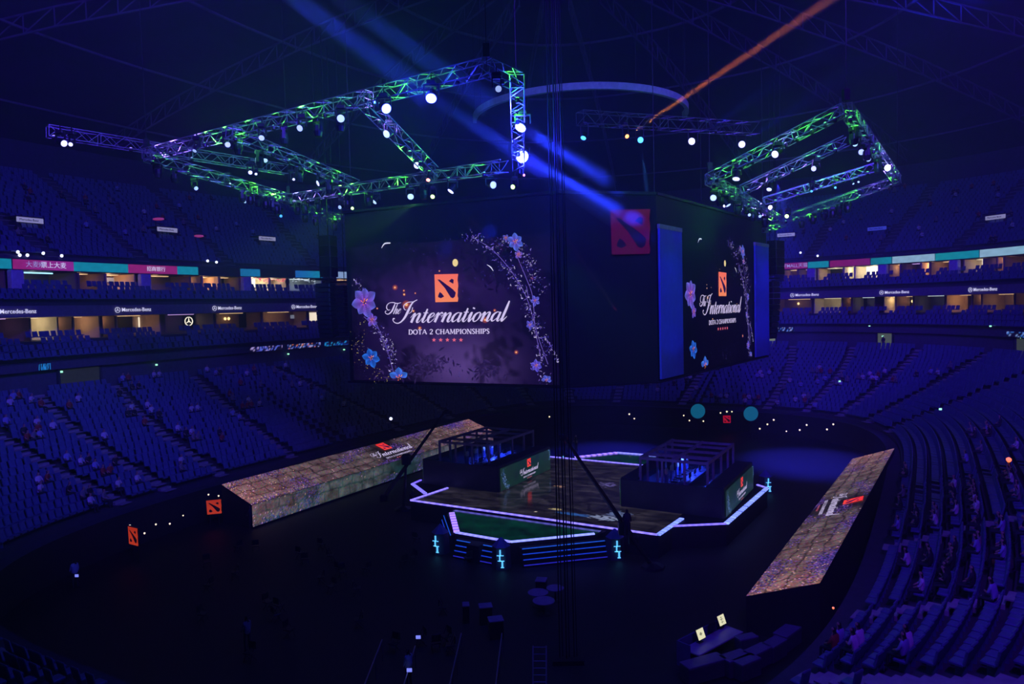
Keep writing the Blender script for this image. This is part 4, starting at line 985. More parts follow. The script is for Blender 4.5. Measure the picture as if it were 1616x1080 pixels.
# green front and back aprons with stepped, blue-lit sides
def apron(sgn, lb):
    def T(u, v, z): return S(u, v if sgn > 0 else 2*CSV-v, z)
    th = thing('stage_apron', lb, 'stage', W(CSU, CSV), RZS)
    top = [(-30.2, 43.1), (-30.0, 42.0), (-26.8, 38.5), (-22.6, 38.4), (-18.4, 42.2), (-18.2, 43.1)]
    m = MB(); m.prism([tuple(T(u, v, 0)[:2]) for u, v in top], 0, 1.36); m.build('deck', blackp, th)
    P, fs, cols = [], [], []
    n = 40
    for j in range(n+1):
        v = 43.05-(4.5)*j/n; t = j/n; ua = -30.0+(max(0, 42-v)/3.5)*3.2; ub = -18.4-(max(0, 42.2-v)/3.8)*4.2
        for i in range(n+1):
            u = ua+.1+(ub-ua-.2)*i/n; P.append(T(u, v, 1.37)); k = .6+.6*noise.fractal(Vector((u*.8, v*.8, 3)), .8, 2, 3); cols.append((.001, .03*max(.15, k), .016*max(.15, k)))
    fs = [(j*(n+1)+i, j*(n+1)+i+1, (j+1)*(n+1)+i+1, (j+1)*(n+1)+i) for j in range(n) for i in range(n)]
    m = MB(); m.quadset(P, fs, 0, cols); q = m.build('led_floor', led_mat('glossy led floor'), th); q['label'] = 'dark green lit floor'
    strip(th, [T(-29.6, 42.1, 1.38), T(-26.8, 38.6, 1.38)], w_=.38, col=lin(140, 110, 255), pulse=1.0, amt=.75, lb='dotted violet edge light')
    strip(th, [T(-26.8, 38.5, 1.38), T(-22.6, 38.4, 1.38)], w_=.2, col=lin(120, 120, 255), amt=.3); strip(th, [T(-22.6, 38.4, 1.38), T(-18.6, 42.1, 1.38)], w_=.2, col=lin(120, 130, 255), amt=.2)
    # steps
    sides = [((-30.4, 42.6), (-27.2, 38.9)), ((-26.6, 38.4), (-23.1, 38.3)), ((-22.1, 38.6), (-18.0, 42.4))]
    for si, (a, b) in enumerate(sides):
        a_, b_ = T(*a, 0), T(*b, 0); d = (b_-a_).normalized(); nrm = V((d.y, -d.x, 0))
        mid = T(-24.5, 41.5, 0); 
        if nrm.dot((a_+b_)/2-mid) < 0: nrm = -nrm
        for k in range(4):
            z = 1.08-.3*k; m = MB(); o_ = nrm*(.14+.14*k); c_ = (a_+b_)/2+o_-nrm*.1
            m.box((c_.x, c_.y, z/2), ((b_-a_).length, .34, z), math.atan2(d.y, d.x)); m.build('step', blackp, th)
            strip(th, [a_+d*.1+o_+nrm*.1+V((0, 0, z-.06)), b_-d*.1+o_+nrm*.1+V((0, 0, z-.06))], 'step_light', .04, [lin(30, 90, 230), lin(25, 70, 230), lin(25, 60, 225), lin(40, 40, 200)][k], amt=.15, h=.05, s=.9)
        if si == 1:
            c_ = T(-24.9, 38.0, 0); m = MB(); m.box((c_.x, c_.y, .55), (.9, .9, 1.1)); m.build('stair_block', blackp, th)
    return th
apron(1, 'green front apron of the stage with blue lit steps'); apron(-1, 'green rear apron beyond the stage with blue lit steps')
runem = None
def pillar(u, v, lb, face, sc_=1.):
    th = thing('rune_pillar', lb, 'pillar', W(u, v, 0), RZS)
    hexa = [(.62*math.cos(math.pi/3*i+.5), .62*math.sin(math.pi/3*i+.5)) for i in range(6)]
    m = MB(); m.prism(hexa, 0, 1.35, top=.88); m.build('body', mat('pillar stone', (.05, .05, .09), .6, bump=.3), th)
    m = MB(); m.prism([(x*.95, y*.95) for x, y in hexa], 1.35, 1.85, top=.12); q = m.build('cap', mat('pillar cap', (.12, .14, .4), .5), th); q['label'] = 'blue pointed cap'
    fx = Matrix.Rotation(face, 4, 'Z') @ Matrix.Translation((0, -.63, 0)); m = MB()
    for c_, d in (((0, 0, 1.1), (.09, .05, .36)), ((-.03, 0, .75), (.08, .05, .34)), ((0, 0, .93), (.42, .05, .04)), ((.1, 0, .6), (.3, .05, .04)), ((.12, 0, .4), (.10, .05, .4)), ((.12, 0, .2), (.2, .05, .04)), ((-.06, 0, .6), (.2, .05, .04))): m.box(c_, d, M=fx)
    q = m.build('rune_light', glowm('rune cyan', lin(90, 190, 255), 1.3), th); q['label'] = 'glowing cyan zigzag rune'
    return th
pillar(-22.9, 37.7, 'rune pillar with blue cap at the front corner of the stage steps', R(25)); pillar(-27.9, 38.3, 'tilted looking rune pillar at the left end of the stage steps', R(5)); pillar(-17.3, 42.3, 'rune pillar at the right end of the stage steps', R(35))
pillar(-12.0, 62.6, 'rune pillar behind the right player booth', R(30)); pillar(-22.0, 66.6, 'rune pillar at the rear of the stage', R(30)); pillar(-31.5, 64.0, 'rune pillar at the rear left of the stage', R(30))

# player booths
def booth(uc, vc, lb, cream):
    th = thing('player_booth', lb, 'booth', W(uc, vc, SZ), RZS)
    hx, hy, wh = 3.6, 4.4, 2.0
    wm = mat('booth black panel', (.03, .03, .05), .45, noise_amt=.1)
    for c_, d in (((0, -hy, wh/2), (2*hx, .14, wh)), ((0, hy, wh/2), (2*hx, .14, wh)), ((-hx, 0, wh/2), (.14, 2*hy, wh)), ((hx, 0, wh/2), (.14, 2*hy, wh))):
        m = MB(); m.bevbox(c_, d, .02); m.build('wall', wm, th)
    m = MB(); m.bevbox((hx-.55, 0, wh+.02), (1.2, 2*hy, .1), .02); m.bevbox((-hx+.55, 0, wh+.02), (1.2, 2*hy, .1), .02); m.build('ledge', wm, th)
    m = MB(); m.box((0, 0, .45), (2*hx-.2, 2*hy-.2, .9)); m.build('platform', mat('booth platform', (.12, .13, .2), .5), th)
    # side display
    for sx in (1, -1):
        P, fs, cols = ground_grid(60, 14, lambda a, b: V((sx*(hx+.16), sx*(-hy+.1+a*(2*hy-.2)), .06+b*1.8)), lambda a, b: (.004+.01*abs(a-.5), .022+.012*noise.noise(Vector((a*12, b*3, 2)))+(.01*abs(a-.5)), .020+.015*max(0, b-.2)*a))
        m = MB(); m.quadset(P, fs, 0, cols); D = m.build('side_display', led_mat('led picture'), th)
        def pl(px, py, lay, sx=sx):
            s_ = .0165; return V((sx*(hx+.17+.008*lay), sx*(.35+(px-705.5)*s_), .95-(py-487)*s_*.92))
        A = Art(pl); title_art(A, lay=2, emb=False); A.done('lettering', D, (0, 0, 0)); A = Art(pl); emblem_art(A, X7(779), Y7(256), 38, 44, 2, (lin(250, 60, 55), lin(250, 80, 60))); A.done('emblem', D, (0, 0, 0))
        A = Art(pl); vine(A, [(450, 445), (458, 490), (470, 520), (500, 538)], 130, 9, [lin(90, 150, 250), lin(160, 190, 250), lin(40, 90, 200)], (3, 9), seed=21); vine(A, [(930, 430), (935, 480)], 40, 6, [lin(90, 150, 250), lin(120, 170, 200)], (3, 8), seed=22); A.done('vines', D, (0, 0, 0))
    # canopy
    cm = mat('booth frame metal', (.36, .33, .42), .5, .2)
    zt = 3.45
    for x in (-2.4, 2.4):
        for y in (-3.7, -2.2, 0, 2.0, 3.7):
            m = MB(); m.box((x, y, (.9+zt)/2), (.14, .16, zt-.9)); m.build('post', cm, th)
    for x in (-.8, .8): m = MB(); m.box((x, -3.7, (.9+zt)/2), (.12, .14, zt-.9)); m.build('post', cm, th)
    m = MB()
    for y in (-3.7, -2.2, 0, 2.0, 3.7): m.box((0, y, zt), (4.94, .14, .18))
    for x in (-2.4, 0, 2.4): m.box((x, 0, zt+.02), (.16, 7.55, .2))
    m.box((0, 0, zt-.35), (4.8, .06, .06)); m.build('roof_frame', cm, th)
    m = MB(); m.tube((-2.6, -3.6, 1.2), (-2.4, -3.7, zt), .06); m.tube((2.4, -3.7, 1.0), (2.7, -4.2, 2.0), .06); m.build('brace', cm, th)
    # wash inside
    L_ = lamp('SPOT', 'booth_wash_light', (0, 1, 3.2), (.03, .07, 1), 1100, size=.1, angle=R(130)); L_.rotation_euler = (0, 0, 0); L_.parent = th
    return th
b1 = booth(-32.95, 52.5, 'left black player booth with open frame roof and green title screen', 0); b2 = booth(-15.65, 52.9, 'right black player booth with open frame roof and row of cream headrests', 1)
# furniture inside the booths
def desk(uc, vc, lb):
    th = thing('gaming_desk', lb, 'desk', W(uc, vc, SZ+.9), RZS)
    m = MB(); m.bevbox((0, 0, .73), (.8, 6.6, .06), .02); m.build('desktop', mat('desk laminate', (.1, .11, .2), .4), th)
    for x in (-.35, .35):
        for y in (-3.1, 3.1): m = MB(); m.box((x, y, .35), (.07, .07, .7)); m.build('leg', blackm, th)
    m = MB(); m.box((0, 0, .4), (.04, 6.2, .55)); m.build('modesty_panel', blackm, th)
desk(-32.2, 52.6, 'long player desk inside the left booth'); desk(-15.3, 53.0, 'long player desk inside the right booth')
def chair_proto():
    th = thing('gaming_chair', 'x', 'chair', (0, 0, 0))
    bm_ = mat('chair black leather', (.03, .03, .04), .4)
    m = MB(); m.bevbox((0, 0, .48), (.52, .52, .12), .05); a = m.build('seat', bm_, th)
    m = MB(); m.bevbox((-.27, 0, .95), (.12, .52, .85), .05); b = m.build('backrest', mat('chair back blue', (.1, .12, .3), .4), th)
    m = MB(); m.bevbox((-.25, 0, 1.48), (.16, .46, .4), .06); c_ = m.build('headrest', mat('cream leather', (.75, .72, .45), .5), th); c_['label'] = 'cream headrest'
    m = MB(); m.tube((0, 0, .05), (0, 0, .44), .04, 8)
    for i in range(5): a_ = i*2*math.pi/5; m.tube((0, 0, .08), (.3*math.cos(a_), .3*math.sin(a_), .04), .025)
    d = m.build('base', blackm, th)
    e = []
    for y in (-.3, .3): m = MB(); m.bevbox((0, y, .7), (.3, .07, .05), .01); m.tube((0, y, .48), (0, y, .68), .02); e.append(m.build('armrest', bm_, th))
    return th, [(a, []), (b, []), (c_, []), (d, [])]+[(x, []) for x in e]
cp, cch = chair_proto()
def mon_proto():
    th = thing('monitor', 'x', 'monitor', (0, 0, 0)); m = MB(); m.bevbox((0, 0, .32), (.04, .6, .36), .01); a = m.build('housing', blackplastic, th)
    m = MB(); m.box((-.025, 0, .32), (.01, .56, .32)); b = m.build('screen', glowm('monitor blue', lin(40, 90, 200), .8), a); b.parent = a
    m = MB(); m.tube((.02, 0, .02), (.02, 0, .3), .02); m.box((.02, 0, .01), (.18, .24, .02)); c_ = m.build('stand', blackm, th); return th, [(a, [b]), (c_, [])]
mp, mch = mon_proto()
first = True
for bi, (uc, vc, nm) in enumerate(((-32.2, 52.6, 'left booth'), (-15.3, 53.0, 'right booth'))):
    for i in range(5):
        v = vc-2.6+1.3*i
        cl_ = 'black gaming chair with cream headrest in the %s, %s from the front' % (nm, ORD[i]); ml = 'monitor on the desk in the %s, %s from the front' % (nm, ORD[i])
        cx_ = uc-1.0; P1 = W(cx_, v, SZ+.9); P2 = W(uc+.1, v, SZ+.9+.76)
        if first: cp.location = P1; cp.rotation_euler = (0, 0, RZS); cp['label'] = cl_; cp['group'] = 'player chairs'; mp.location = P2; mp.rotation_euler = (0, 0, RZS); mp['label'] = ml; mp['group'] = 'player monitors'; first = False
        else: copytree(cp, cch, P1, RZS, cl_, 'player chairs'); copytree(mp, mch, P2, RZS, ml, 'player monitors')

# ---------------------------------------------------------------- long sloping ground displays
def slab(side, lb):
    if side < 0: ui, uo, va, vb = -43.6, -46.9, 36.4, 70.6
    else: ui, uo, va, vb = -6.9, -3.6, 35.3, 70.2
    c = ((ui+uo)/2, (va+vb)/2); th = thing('ground_display', lb, 'display', W(c[0], c[1], 0), RZS)
    sh_ = .047 if side > 0 else 0
    Lc = lambda u, v, z: V((u-c[0]+sh_*(v-52.7), v-c[1], z)); zi, zo = 1.8, 3.0
    m = MB(); b_ = [Lc(ui, va, 0), Lc(uo, va, 0), Lc(uo, vb, 0), Lc(ui, vb, 0), Lc(ui, va, zi-.02), Lc(uo, va, zo-.02), Lc(uo, vb, zo-.02), Lc(ui, vb, zi-.02)]
    m.quadset(b_, [(0, 1, 2, 3), (4, 7, 6, 5), (0, 4, 5, 1), (1, 5, 6, 2), (2, 6, 7, 3), (3, 7, 4, 0)]); m.build('body', blackp, th)
    rnd = random.Random(9)
    def stone(x, y):
        """courses of broken paving: distance to the nearest joint"""
        x += .35*noise.noise(Vector((x*.7, y*.7, 3)))+.12*noise.noise(Vector((x*2.5, y*2.5, 5))); y += .28*noise.noise(Vector((x*.6, y*.8, 8)))+.1*noise.noise(Vector((x*3, y*3, 1)))
        rw = math.floor(y/.85); fy = y/.85-rw; k_ = 1.5+.5*math.sin(rw*12.3); fx = x/k_+.37*rw+.3*math.sin(rw*5.1); fx -= math.floor(fx)
        return min(min(fy, 1-fy)*.85, min(fx, 1-fx)*k_)
    def col(a, b, face):
        x, y = a*34.2, b*3.4; d_ = stone(x, y); c_ = max(0, min(1, d_/.09)); e_ = math.exp(-min(a, 1-a)*7); nz = .5+.5*noise.fractal(Vector((x*.9, y*1.2, 2)), .7, 2.2, 5); mid = math.exp(-((a-TV)/.075)**4)
        g = .03+.17*max(0, nz)**1.3; cc_ = [g*1.0+e_*.20, g*.72+e_*.065, g*.80+e_*.07]
        cc_ = [v_*(.12+.88*c_)*(1-.85*mid)*rnd.uniform(.45, 1.3) for v_ in cc_]
        p = max(0, noise.noise(Vector((x*.28+7, y*.5, 1)))*2.0+.38*(abs(b-.5)*2)**2-.12)
        if rnd.random() < p*.75: k = rnd.uniform(.15, 1.1); cc_ = rnd.choice([(.12*k, .07*k, .5*k), (.3*k, .10*k, .55*k), (.05*k, .05*k, .32*k), (.02, .015, .05), (.02, .015, .05)])
        if rnd.random() < .03*math.exp(-min(a, 1-a)*12)+.0015: cc_ = rnd.choice([(1., .5, .35), (.9, .45, .8)])
        if face: h = max(0, 1-abs(a-.3)*1.3); cc_ = [cc_[0]*.5+.004, cc_[1]*.55+.05*h*nz+.006, cc_[2]*.6+.05*nz]
        return cc_
    # where along the slope the title sits
    TVv = {-1: 54.4, 1: 52.0}[side]; global TV; TV = (TVv-va)/(vb-va) if side < 0 else 1-(TVv-va)/(vb-va)
    if side < 0: pos = lambda a, b: Lc(ui+(uo-ui)*b, va+(vb-va)*a, zi+(zo-zi)*b)
    else: pos = lambda a, b: Lc(ui+(uo-ui)*b, vb-(vb-va)*a, zi+(zo-zi)*b)
    P, fs, cols = ground_grid(480, 46, pos, lambda a, b: col(a, b, 0)); m = MB(); m.quadset(P, fs, 0, cols); D = m.build('sloping_display', led_mat('led picture'), th); D['label'] = 'cracked brown ground with violet flowers'
    fp = (lambda a, b: Lc(ui-side*.02, va+(vb-va)*a, .15+(zi-.17)*b))
    if side < 0: P, fs, cols = ground_grid(420, 20, fp, lambda a, b: col(a, b*.5, 1)); m = MB(); m.quadset(P, fs, 0, cols); q = m.build('front_display', led_mat('led picture'), th); q['label'] = 'green and blue flowery front edge'
    s_ = .030; nn = V((-(zo-zi)*(1 if uo > ui else -1), 0, abs(uo-ui))).normalized()
    L_ = math.hypot(uo-ui, zo-zi); eu = V((uo-ui, 0, zo-zi))/L_; ev = V((0, 1, 0)) if side < 0 else V((0, -1, 0)); cen_ = Lc((ui+uo)/2, TVv, (zi+zo)/2)
    pl = lambda px, py, lay: cen_+ev*((px-705.5)*s_)+eu*(-(py-487)*s_*.93)+nn*(.03+.01*lay)
    A = Art(pl); title_art(A, lay=2, emb=False); A.done('lettering', D, (0, 0, 0)); A = Art(pl); emblem_art(A, X7(779), Y7(256), 40, 46, 2, (lin(250, 50, 50), lin(250, 70, 60))); A.done('emblem', D, (0, 0, 0))
slab(-1, 'long sloping cracked-earth display on the floor left of the stage'); slab(1, 'long sloping cracked-earth display on the floor right of the stage')
# orange emblem signs standing by the floor exits
def floor_sign(px, py0, py1, Y, lb, wpx, rz, cols=(lin(165, 44, 24), lin(180, 54, 30))):
    p = aty(px, (py0+py1)/2, Y); h = (py1-py0)*Y/F; wd = h*.97
    th = thing('emblem_sign', lb, 'sign', (p.x, p.y, 0), rz)
    m = MB(); m.box((0, .08, p.z), (wd*1.02, .12, h*1.02)); m.box((-wd*.3, .1, (p.z-h/2)/2), (.08, .08, p.z-h/2)); m.box((wd*.3, .1, (p.z-h/2)/2), (.08, .08, p.z-h/2)); m.build('stand', blackm, th)
    A = Art(lambda x, y, lay=0: V((x, -.01*lay, p.z-y))); emblem_art(A, 0, 0, wd, h, 1, cols, lin(12, 4, 14)); A.done('lit_face', th, (0, 0, 0))
floor_sign(337.5, 789, 812, 54, 'orange emblem sign on the floor left of the long sloping display', 23, R(12)); floor_sign(210, 832, 861, 46.5, 'narrow red emblem sign at the lower left exit', 11, R(-34))
floor_sign(1147, 656, 668, 88, 'small red emblem sign between the two teal discs', 15, R(-15), (lin(170, 14, 46), lin(165, 18, 40))); floor_sign(1393, 688, 712, 76, 'narrow dark red emblem sign beyond the right ground display', 7, R(46), (lin(120, 8, 40), lin(120, 10, 40)))
# two teal discs in mid-air, built as glowing round panels on poles
for px, lb in ((1101, 'left'), (1184.5, 'right')):
    p = aty(px, 649 if px < 1120 else 653, 84); th = thing('round_light_panel', 'flat round teal disc, the %s one of the pair beyond the stage' % lb, 'light panel', (p.x, p.y, p.z))
    Mx = Matrix.Rotation(math.pi/2, 4, 'X'); m = MB(); m.lathe([(.84, -.1), (.88, 0), (.84, .1)], 28, Mx); m.build('rim', blackm, th)
    m = MB(); m.lathe([(.85, .05), (.84, .13)], 28, Mx); m.build('disc', mat('teal disc', (.03, .08, .09), .7, emit=lin(12, 88, 122), es=1., noise_amt=0), th); m = MB(); m.tube((0, .15, 0), (0, .15, -p.z), .04); m.build('pole', blackm, th)
# rune pillars/arch at the far right exit
for i, (px, Yd) in enumerate(((1357, 82), (1373, 82))):
    p0 = aty(px, 703, Yd); th = thing('rune_banner', 'tall dark banner with blue zigzag light by the far right exit, %s one' % ('left', 'right')[i], 'banner', (p0.x, p0.y, 0))
    zt_ = aty(px, 664, Yd).z; m = MB(); m.bevbox((0, .1, zt_/2), (.9, .15, zt_), .03); m.build('panel', blackm, th); m = MB(); z = zt_-.2; x = 0
    for k in range(7): x2 = (.14 if k % 2 else -.14)+.05*k*.3; m.tube((x, 0, z), (x2, 0, z-.32), .028); x = x2; z -= .32
    m.build('rune_light', glowm('rune deep blue', lin(45, 60, 235), 1.), th)

# ---------------------------------------------------------------- blue pools of light on the far floor
lamp('SPOT', 'floor_spot', W(-16, 92, 30), (.03, .03, 1), 90000, target=W(-10.5, 76.5, 0), angle=R(26), blend=.9, size=.1)
lamp('SPOT', 'floor_spot', W(-34, 92, 30), (.03, .03, 1), 70000, target=(10, 77, 0), angle=R(26), blend=.9, size=.1)
lamp('SPOT', 'stage_fill_light', W(-25, 55, 10.6), (.10, .04, 1), 350, target=W(-24, 53, 0), angle=R(110), blend=.6, size=.3)  # added weak fill under the cube, with no fixture of its own

# ---------------------------------------------------------------- lighting rigs
GREEN = (.08, 1.0, .03); VIO = (.25, .12, 1.0)
talu = mat('worn truss aluminium', (.26, .27, .28), .35, .5, noise_amt=.1)
def truss(p, q, label, w_=.56, lamps=(), name='lighting_truss', group=None, seg=.62, r=.027):
    p = Vector(p); q = Vector(q); d = (q-p); L = d.length; d.normalize(); sd = d.cross(V((0, 0, 1))).normalized(); upv = sd.cross(d).normalized()
    th = thing(name, label, 'truss', (p+q)/2, group=group); o_ = (p+q)/2; h = w_/2
    cs = [sd*a*h+upv*b*h for a, b in ((-1, -1), (1, -1), (1, 1), (-1, 1))]
    for c_ in cs: m = MB(); m.tube(p+c_, q+c_, r, 5); m.build('chord', talu, th, o_)
    m = MB(); n = max(3, int(L/seg))
    for k in range(4):
        a, b = cs[k], cs[(k+1) % 4]
        for i in range(n):
            s0_, s1_ = p+d*(L*i/n), p+d*(L*(i+1)/n); m.tube(s0_+(a if i % 2 else b), s1_+(b if i % 2 else a), r*.62, 4)
        for i in range(0, n+1, 4): s0_ = p+d*(L*i/n); m.tube(s0_+a, s0_+b, r*.7, 4)
    m.build('lattice', talu, th, o_)
    for f, colr, pw in lamps:
        c_ = p.lerp(q, f)
        m = MB(); m.lathe([(.05, .12), (.09, .1), (.10, -.06), (.07, -.08)], 8, Matrix.Translation(c_-o_-V((0, 0, h+.02)))); pc = m.build('par_lamp', blackm, th)
        g = MB(); g.lathe([(.07, 0), (.06, .02)], 10, Matrix.Translation(c_-o_-V((0, 0, h-.11)))); g.build('lens', glowm('lens green' if colr is GREEN else 'lens violet', (.12, 1, .1) if colr is GREEN else (.4, .3, 1), 1.6), pc)
        L_ = lamp('SPOT', 'truss_uplight', (0, 0, 0), colr, pw*(2 if pw < 3 else 6.5)*(1 if colr is VIO else .95), target=d*(1 if f < .6 else -1)+V((0, 0, .16)), angle=R(115), blend=.7, size=.08); L_.parent = th; L_.location = c_-o_+V((0, 0, .02))
    return th
def hz(x, y, h): return atz(x, y, 16+h)
G, Vv = GREEN, VIO

K = 42
# left rig, corner heights chosen so that the frame tilts down towards the cube
LA, LB_, LB2, LC = hz(232, 244, 9), hz(768, 106, 9), hz(816, 128, 8.7), hz(818, 262, 6.8)
LD = hz(456, 314, 7.8); LE = hz(796, 262, 6.9)
truss(LA, LB_, 'long near truss of the left rig, green and violet lit', lamps=[(f, c_, K*k) for f, c_, k in ((.03, Vv, 1), (.10, Vv, .8), (.2, Vv, .35), (.235, G, 1.3), (.3, G, .5), (.38, G, .35), (.47, G, .25), (.55, G, 1.6), (.62, G, .6), (.69, G, .3), (.75, Vv, .3), (.83, G, 1.6), (.89, G, .5), (.94, G, .5))])
truss(LB_, LB2, 'short corner truss at the top right of the left rig', lamps=[(.5, G, 30)]); truss(LB2, LC, 'foreshortened right side truss of the left rig', lamps=[(.12, G, 26), (.35, G, 14), (.75, Vv, 6)])
truss(LA+V((0, 0, -.1)), LD, 'left side truss of the left rig, bright green', lamps=[(f, G, K*k) for f, k in ((.03, 1.4), (.25, 1.), (.38, .5), (.55, .8), (.72, .5), (.88, 1.3), (.96, .7))])
truss(LD, LE, 'far truss of the left rig beside the cube', lamps=[(.03, Vv, 30), (.12, Vv, 20), (.22, Vv, 8), (.30, G, 36), (.36, G, 20), (.55, G, 12), (.63, G, 40), (.8, G, 6), (.93, G, 40)])
truss(hz(362, 208, 8.7), hz(562, 292, 7.3), 'left cross truss inside the left rig', w_=.5, lamps=[(.04, G, 26), (.3, G, 12), (.42, G, 8), (.66, G, 18), (.85, G, 26)])
truss(hz(572, 158, 8.8), hz(684, 272, 7.0), 'right cross truss inside the left rig, violet and green', w_=.5, lamps=[(.05, Vv, 14), (.2, Vv, 18), (.33, Vv, 16), (.62, G, 18), (.78, G, 20), (.93, G, 14)])
truss(hz(402, 300, 7.9), hz(545, 347, 7.2), 'low green truss hanging under the left rig corner', w_=.4, lamps=[(.1, G, 14), (.35, G, 14), (.7, G, 12), (.92, G, 14)])
# right rig
RA, RB_, RC, RD = hz(1120, 283, 6.4), hz(1335, 172, 8.3), hz(1416, 284, 8.3), hz(1232, 348, 6.3)
RB2 = hz(1262, 192, 8.1)
truss(RA, RB_, 'near truss of the right rig rising to its top corner', w_=.5, lamps=[(f, c_, 20*k) for f, c_, k in ((.06, G, 1.3), (.2, G, 1.), (.35, G, 1.), (.5, G, .4), (.6, Vv, 1.2), (.68, Vv, .8), (.78, G, 1.8), (.87, G, 1.2), (.93, G, .6))])
truss(RB_, RC, 'right side truss of the right rig', w_=.5, lamps=[(.05, G, 40), (.15, G, 14), (.42, G, 34), (.62, Vv, 14), (.82, Vv, 26), (.95, G, 40)])
truss(RD, RC, 'far truss of the right rig, mostly green', w_=.55, lamps=[(.05, G, 40), (.15, G, 25), (.35, G, 30), (.55, G, 20), (.7, G, 40), (.86, Vv, 30), (.95, Vv, 20)])
truss(RA, RD, 'left side truss of the right rig beside the cube', w_=.5, lamps=[(.04, G, 26), (.2, G, 20), (.45, G, 30), (.62, Vv, 36), (.8, Vv, 14), (.93, G, 46)])
truss(hz(1172, 300, 6.4), hz(1336, 222, 8.3), 'upper cross truss of the right rig, violet', w_=.5, lamps=[(.06, Vv, 26), (.2, Vv, 16), (.34, Vv, 26), (.5, Vv, 14), (.75, G, 28), (.9, G, 8)])
truss(hz(1206, 318, 6.4), hz(1388, 262, 8.2), 'middle cross truss of the right rig, green', w_=.5, lamps=[(.1, G, 16), (.3, G, 30), (.5, G, 16), (.7, G, 28), (.9, G, 24)])
truss(hz(1206, 364, 6.1), hz(1236, 354, 6.3), 'short green truss end under the right rig', w_=.4, lamps=[(.3, G, 22), (.8, G, 14)])
# dim rear trusses
truss(hz(75, 207, 10), hz(452, 268, 9.5), 'dim unlit truss running behind the left rig', w_=.6, lamps=[(.02, Vv, 1), (.3, Vv, 1.2), (.55, Vv, 1)])
truss(aty(915, 186, 52), aty(1192, 204, 60), 'dim violet truss above the cube with five lamps', w_=.9, seg=.9, lamps=[(.1, Vv, 2), (.4, Vv, 2.5), (.75, Vv, 2)])
# hoist chains from rig corners to the roof
for i, p in enumerate((LA, LB_, LC, LD, RA, RB_, RC, RD)):
    m = MB(); m.tube(p, (p.x, p.y, roofz(p)-1.6), .02, 4); m.box((p.x, p.y, p.z+.6), (.25, .25, .5)); o = m.build('chain_hoist', blackm, origin=p)
    tag(o, 'chain hoist holding the %s corner of the %s rig' % (('outer left', 'outer right', 'inner right', 'inner left')[i % 4], ('left', 'right')[i//4]), 'hoist')

# moving heads
heads = []
def mhead(px, py, P, lb, r=.17, tone='b', s=3., aim=None, drop=.75, jit=.75):
    """P = world point of the lens; aim = direction of the lens"""
    P = Vector(P); to = (EYE-P).normalized()
    if aim is None:
        rr = random.Random(int(px*7+py)); aim = (to+V((rr.uniform(-jit, jit), rr.uniform(-jit, jit), rr.uniform(-jit, 0)))).normalized()
    else: aim = Vector(aim).normalized()
    th = thing('moving_head_light', lb, 'stage light', P)
    Rm = aim.to_track_quat('-Z', 'Y').to_matrix().to_4x4()
    m = MB(); m.lathe([(r*.5, .42), (r*.85, .36), (r*1.0, .15), (r*1.12, -.02), (r*1.12, -.05)], 14, Rm); hd = m.build('head', blackm, th)
    m = MB(); m.lathe([(r, -.03), (r*.95, -.075)], 16, Rm)
    tone_m = {'b': ('lens blue white', lin(165, 190, 255)), 'w': ('lens hot white', (.11, .15, 1)), 'c': ('lens cyan', lin(70, 170, 255)), 'g': ('lens yellow green', lin(200, 255, 120)), 'o': ('lens orange', (1, .26, .02)), 'r': ('lens red', (1, .2, .1)), 'v': ('lens pale violet', lin(190, 190, 255))}[tone]
    m.build('lens', glowm('%s %.1f' % (tone_m[0], s), tone_m[1], s), hd)
    c_ = Rm @ V((0, 0, .2)); m = MB()
    for sx in (-1, 1): m.box(c_+V((sx*r*1.35, 0, drop*.22)), (.05, .12, drop*.5))
    m.box(c_+V((0, 0, drop*.46)), (r*2.9, .14, .06)); m.build('yoke', blackm, th)
    m = MB(); m.bevbox(c_+V((0, 0, drop*.46+.12)), (.36, .3, .16), .03); m.tube(c_+V((0, 0, drop*.46+.2)), c_+V((0, 0, drop*.46+.42)), .03); m.build('base', blackm, th)
    return th, aim
lpl = (LA, (LB2-LA).cross(LD-LA).normalized()); rpl = (RA, (RB_-RA).cross(RD-RA).normalized())
def on_rig(px, py, pl, drop=.85): return atplane(px, py, pl[0]-V((0, 0, drop)), pl[1])
LH = [(609, 171, .20, 'w', 9), (680.5, 154, .21, 'w', 9), (822, 200, .24, 'w', 16), (824, 247, .30, 'w', 16), (538, 187, .16, 'b', 1.6), (474, 202, .14, 'b', 1.4), (413, 217, .13, 'b', 1.4), (418, 252, .14, 'b', 1.5), (611, 211, .17, 'b', 2),
      (503, 289, .16, 'v', 1.8), (658.5, 261, .17, 'v', 2), (591.5, 318, .17, 'b', 1.8), (648, 310, .19, 'b', 1.8), (712, 301, .20, 'v', 2.4), (777.5, 292, .20, 'b', 1.8), (683, 310, .13, 'g', 3), (810, 295, .13, 'g', 3), (556, 329, .10, 'g', 3),
      (537, 327, .12, 'b', 1.2), (309, 297, .12, 'b', 1.2), (308, 237, .1, 'b', 1.), (359, 228, .13, 'b', 1.4), (387, 318, .1, 'b', 1.2), (443, 341, .1, 'c', 1.6), (786, 140, .12, 'b', .9)]
for i, (px, py, r, tn, s) in enumerate(LH):
    P = on_rig(px, py, lpl)
    rows = 'below the near truss' if py < 230 else ('at the right side' if px > 815 else 'below the far truss')
    lb = {'w': 'dazzling white lamp', 'b': 'blue white lamp', 'v': 'pale violet white lamp', 'g': 'small yellow green lamp', 'c': 'small cyan lamp'}[tn]
    mhead(px, py, P, '%s of the left rig, %s%s' % (lb, rows, {0: ', left one', 1: ', right one', 2: ', upper one', 3: ', lower one'}.get(i, ', %s of the set' % ORD[(i-4) % 20] if i >= 4 and i < 24 else ', by the corner')), r, tn, s)
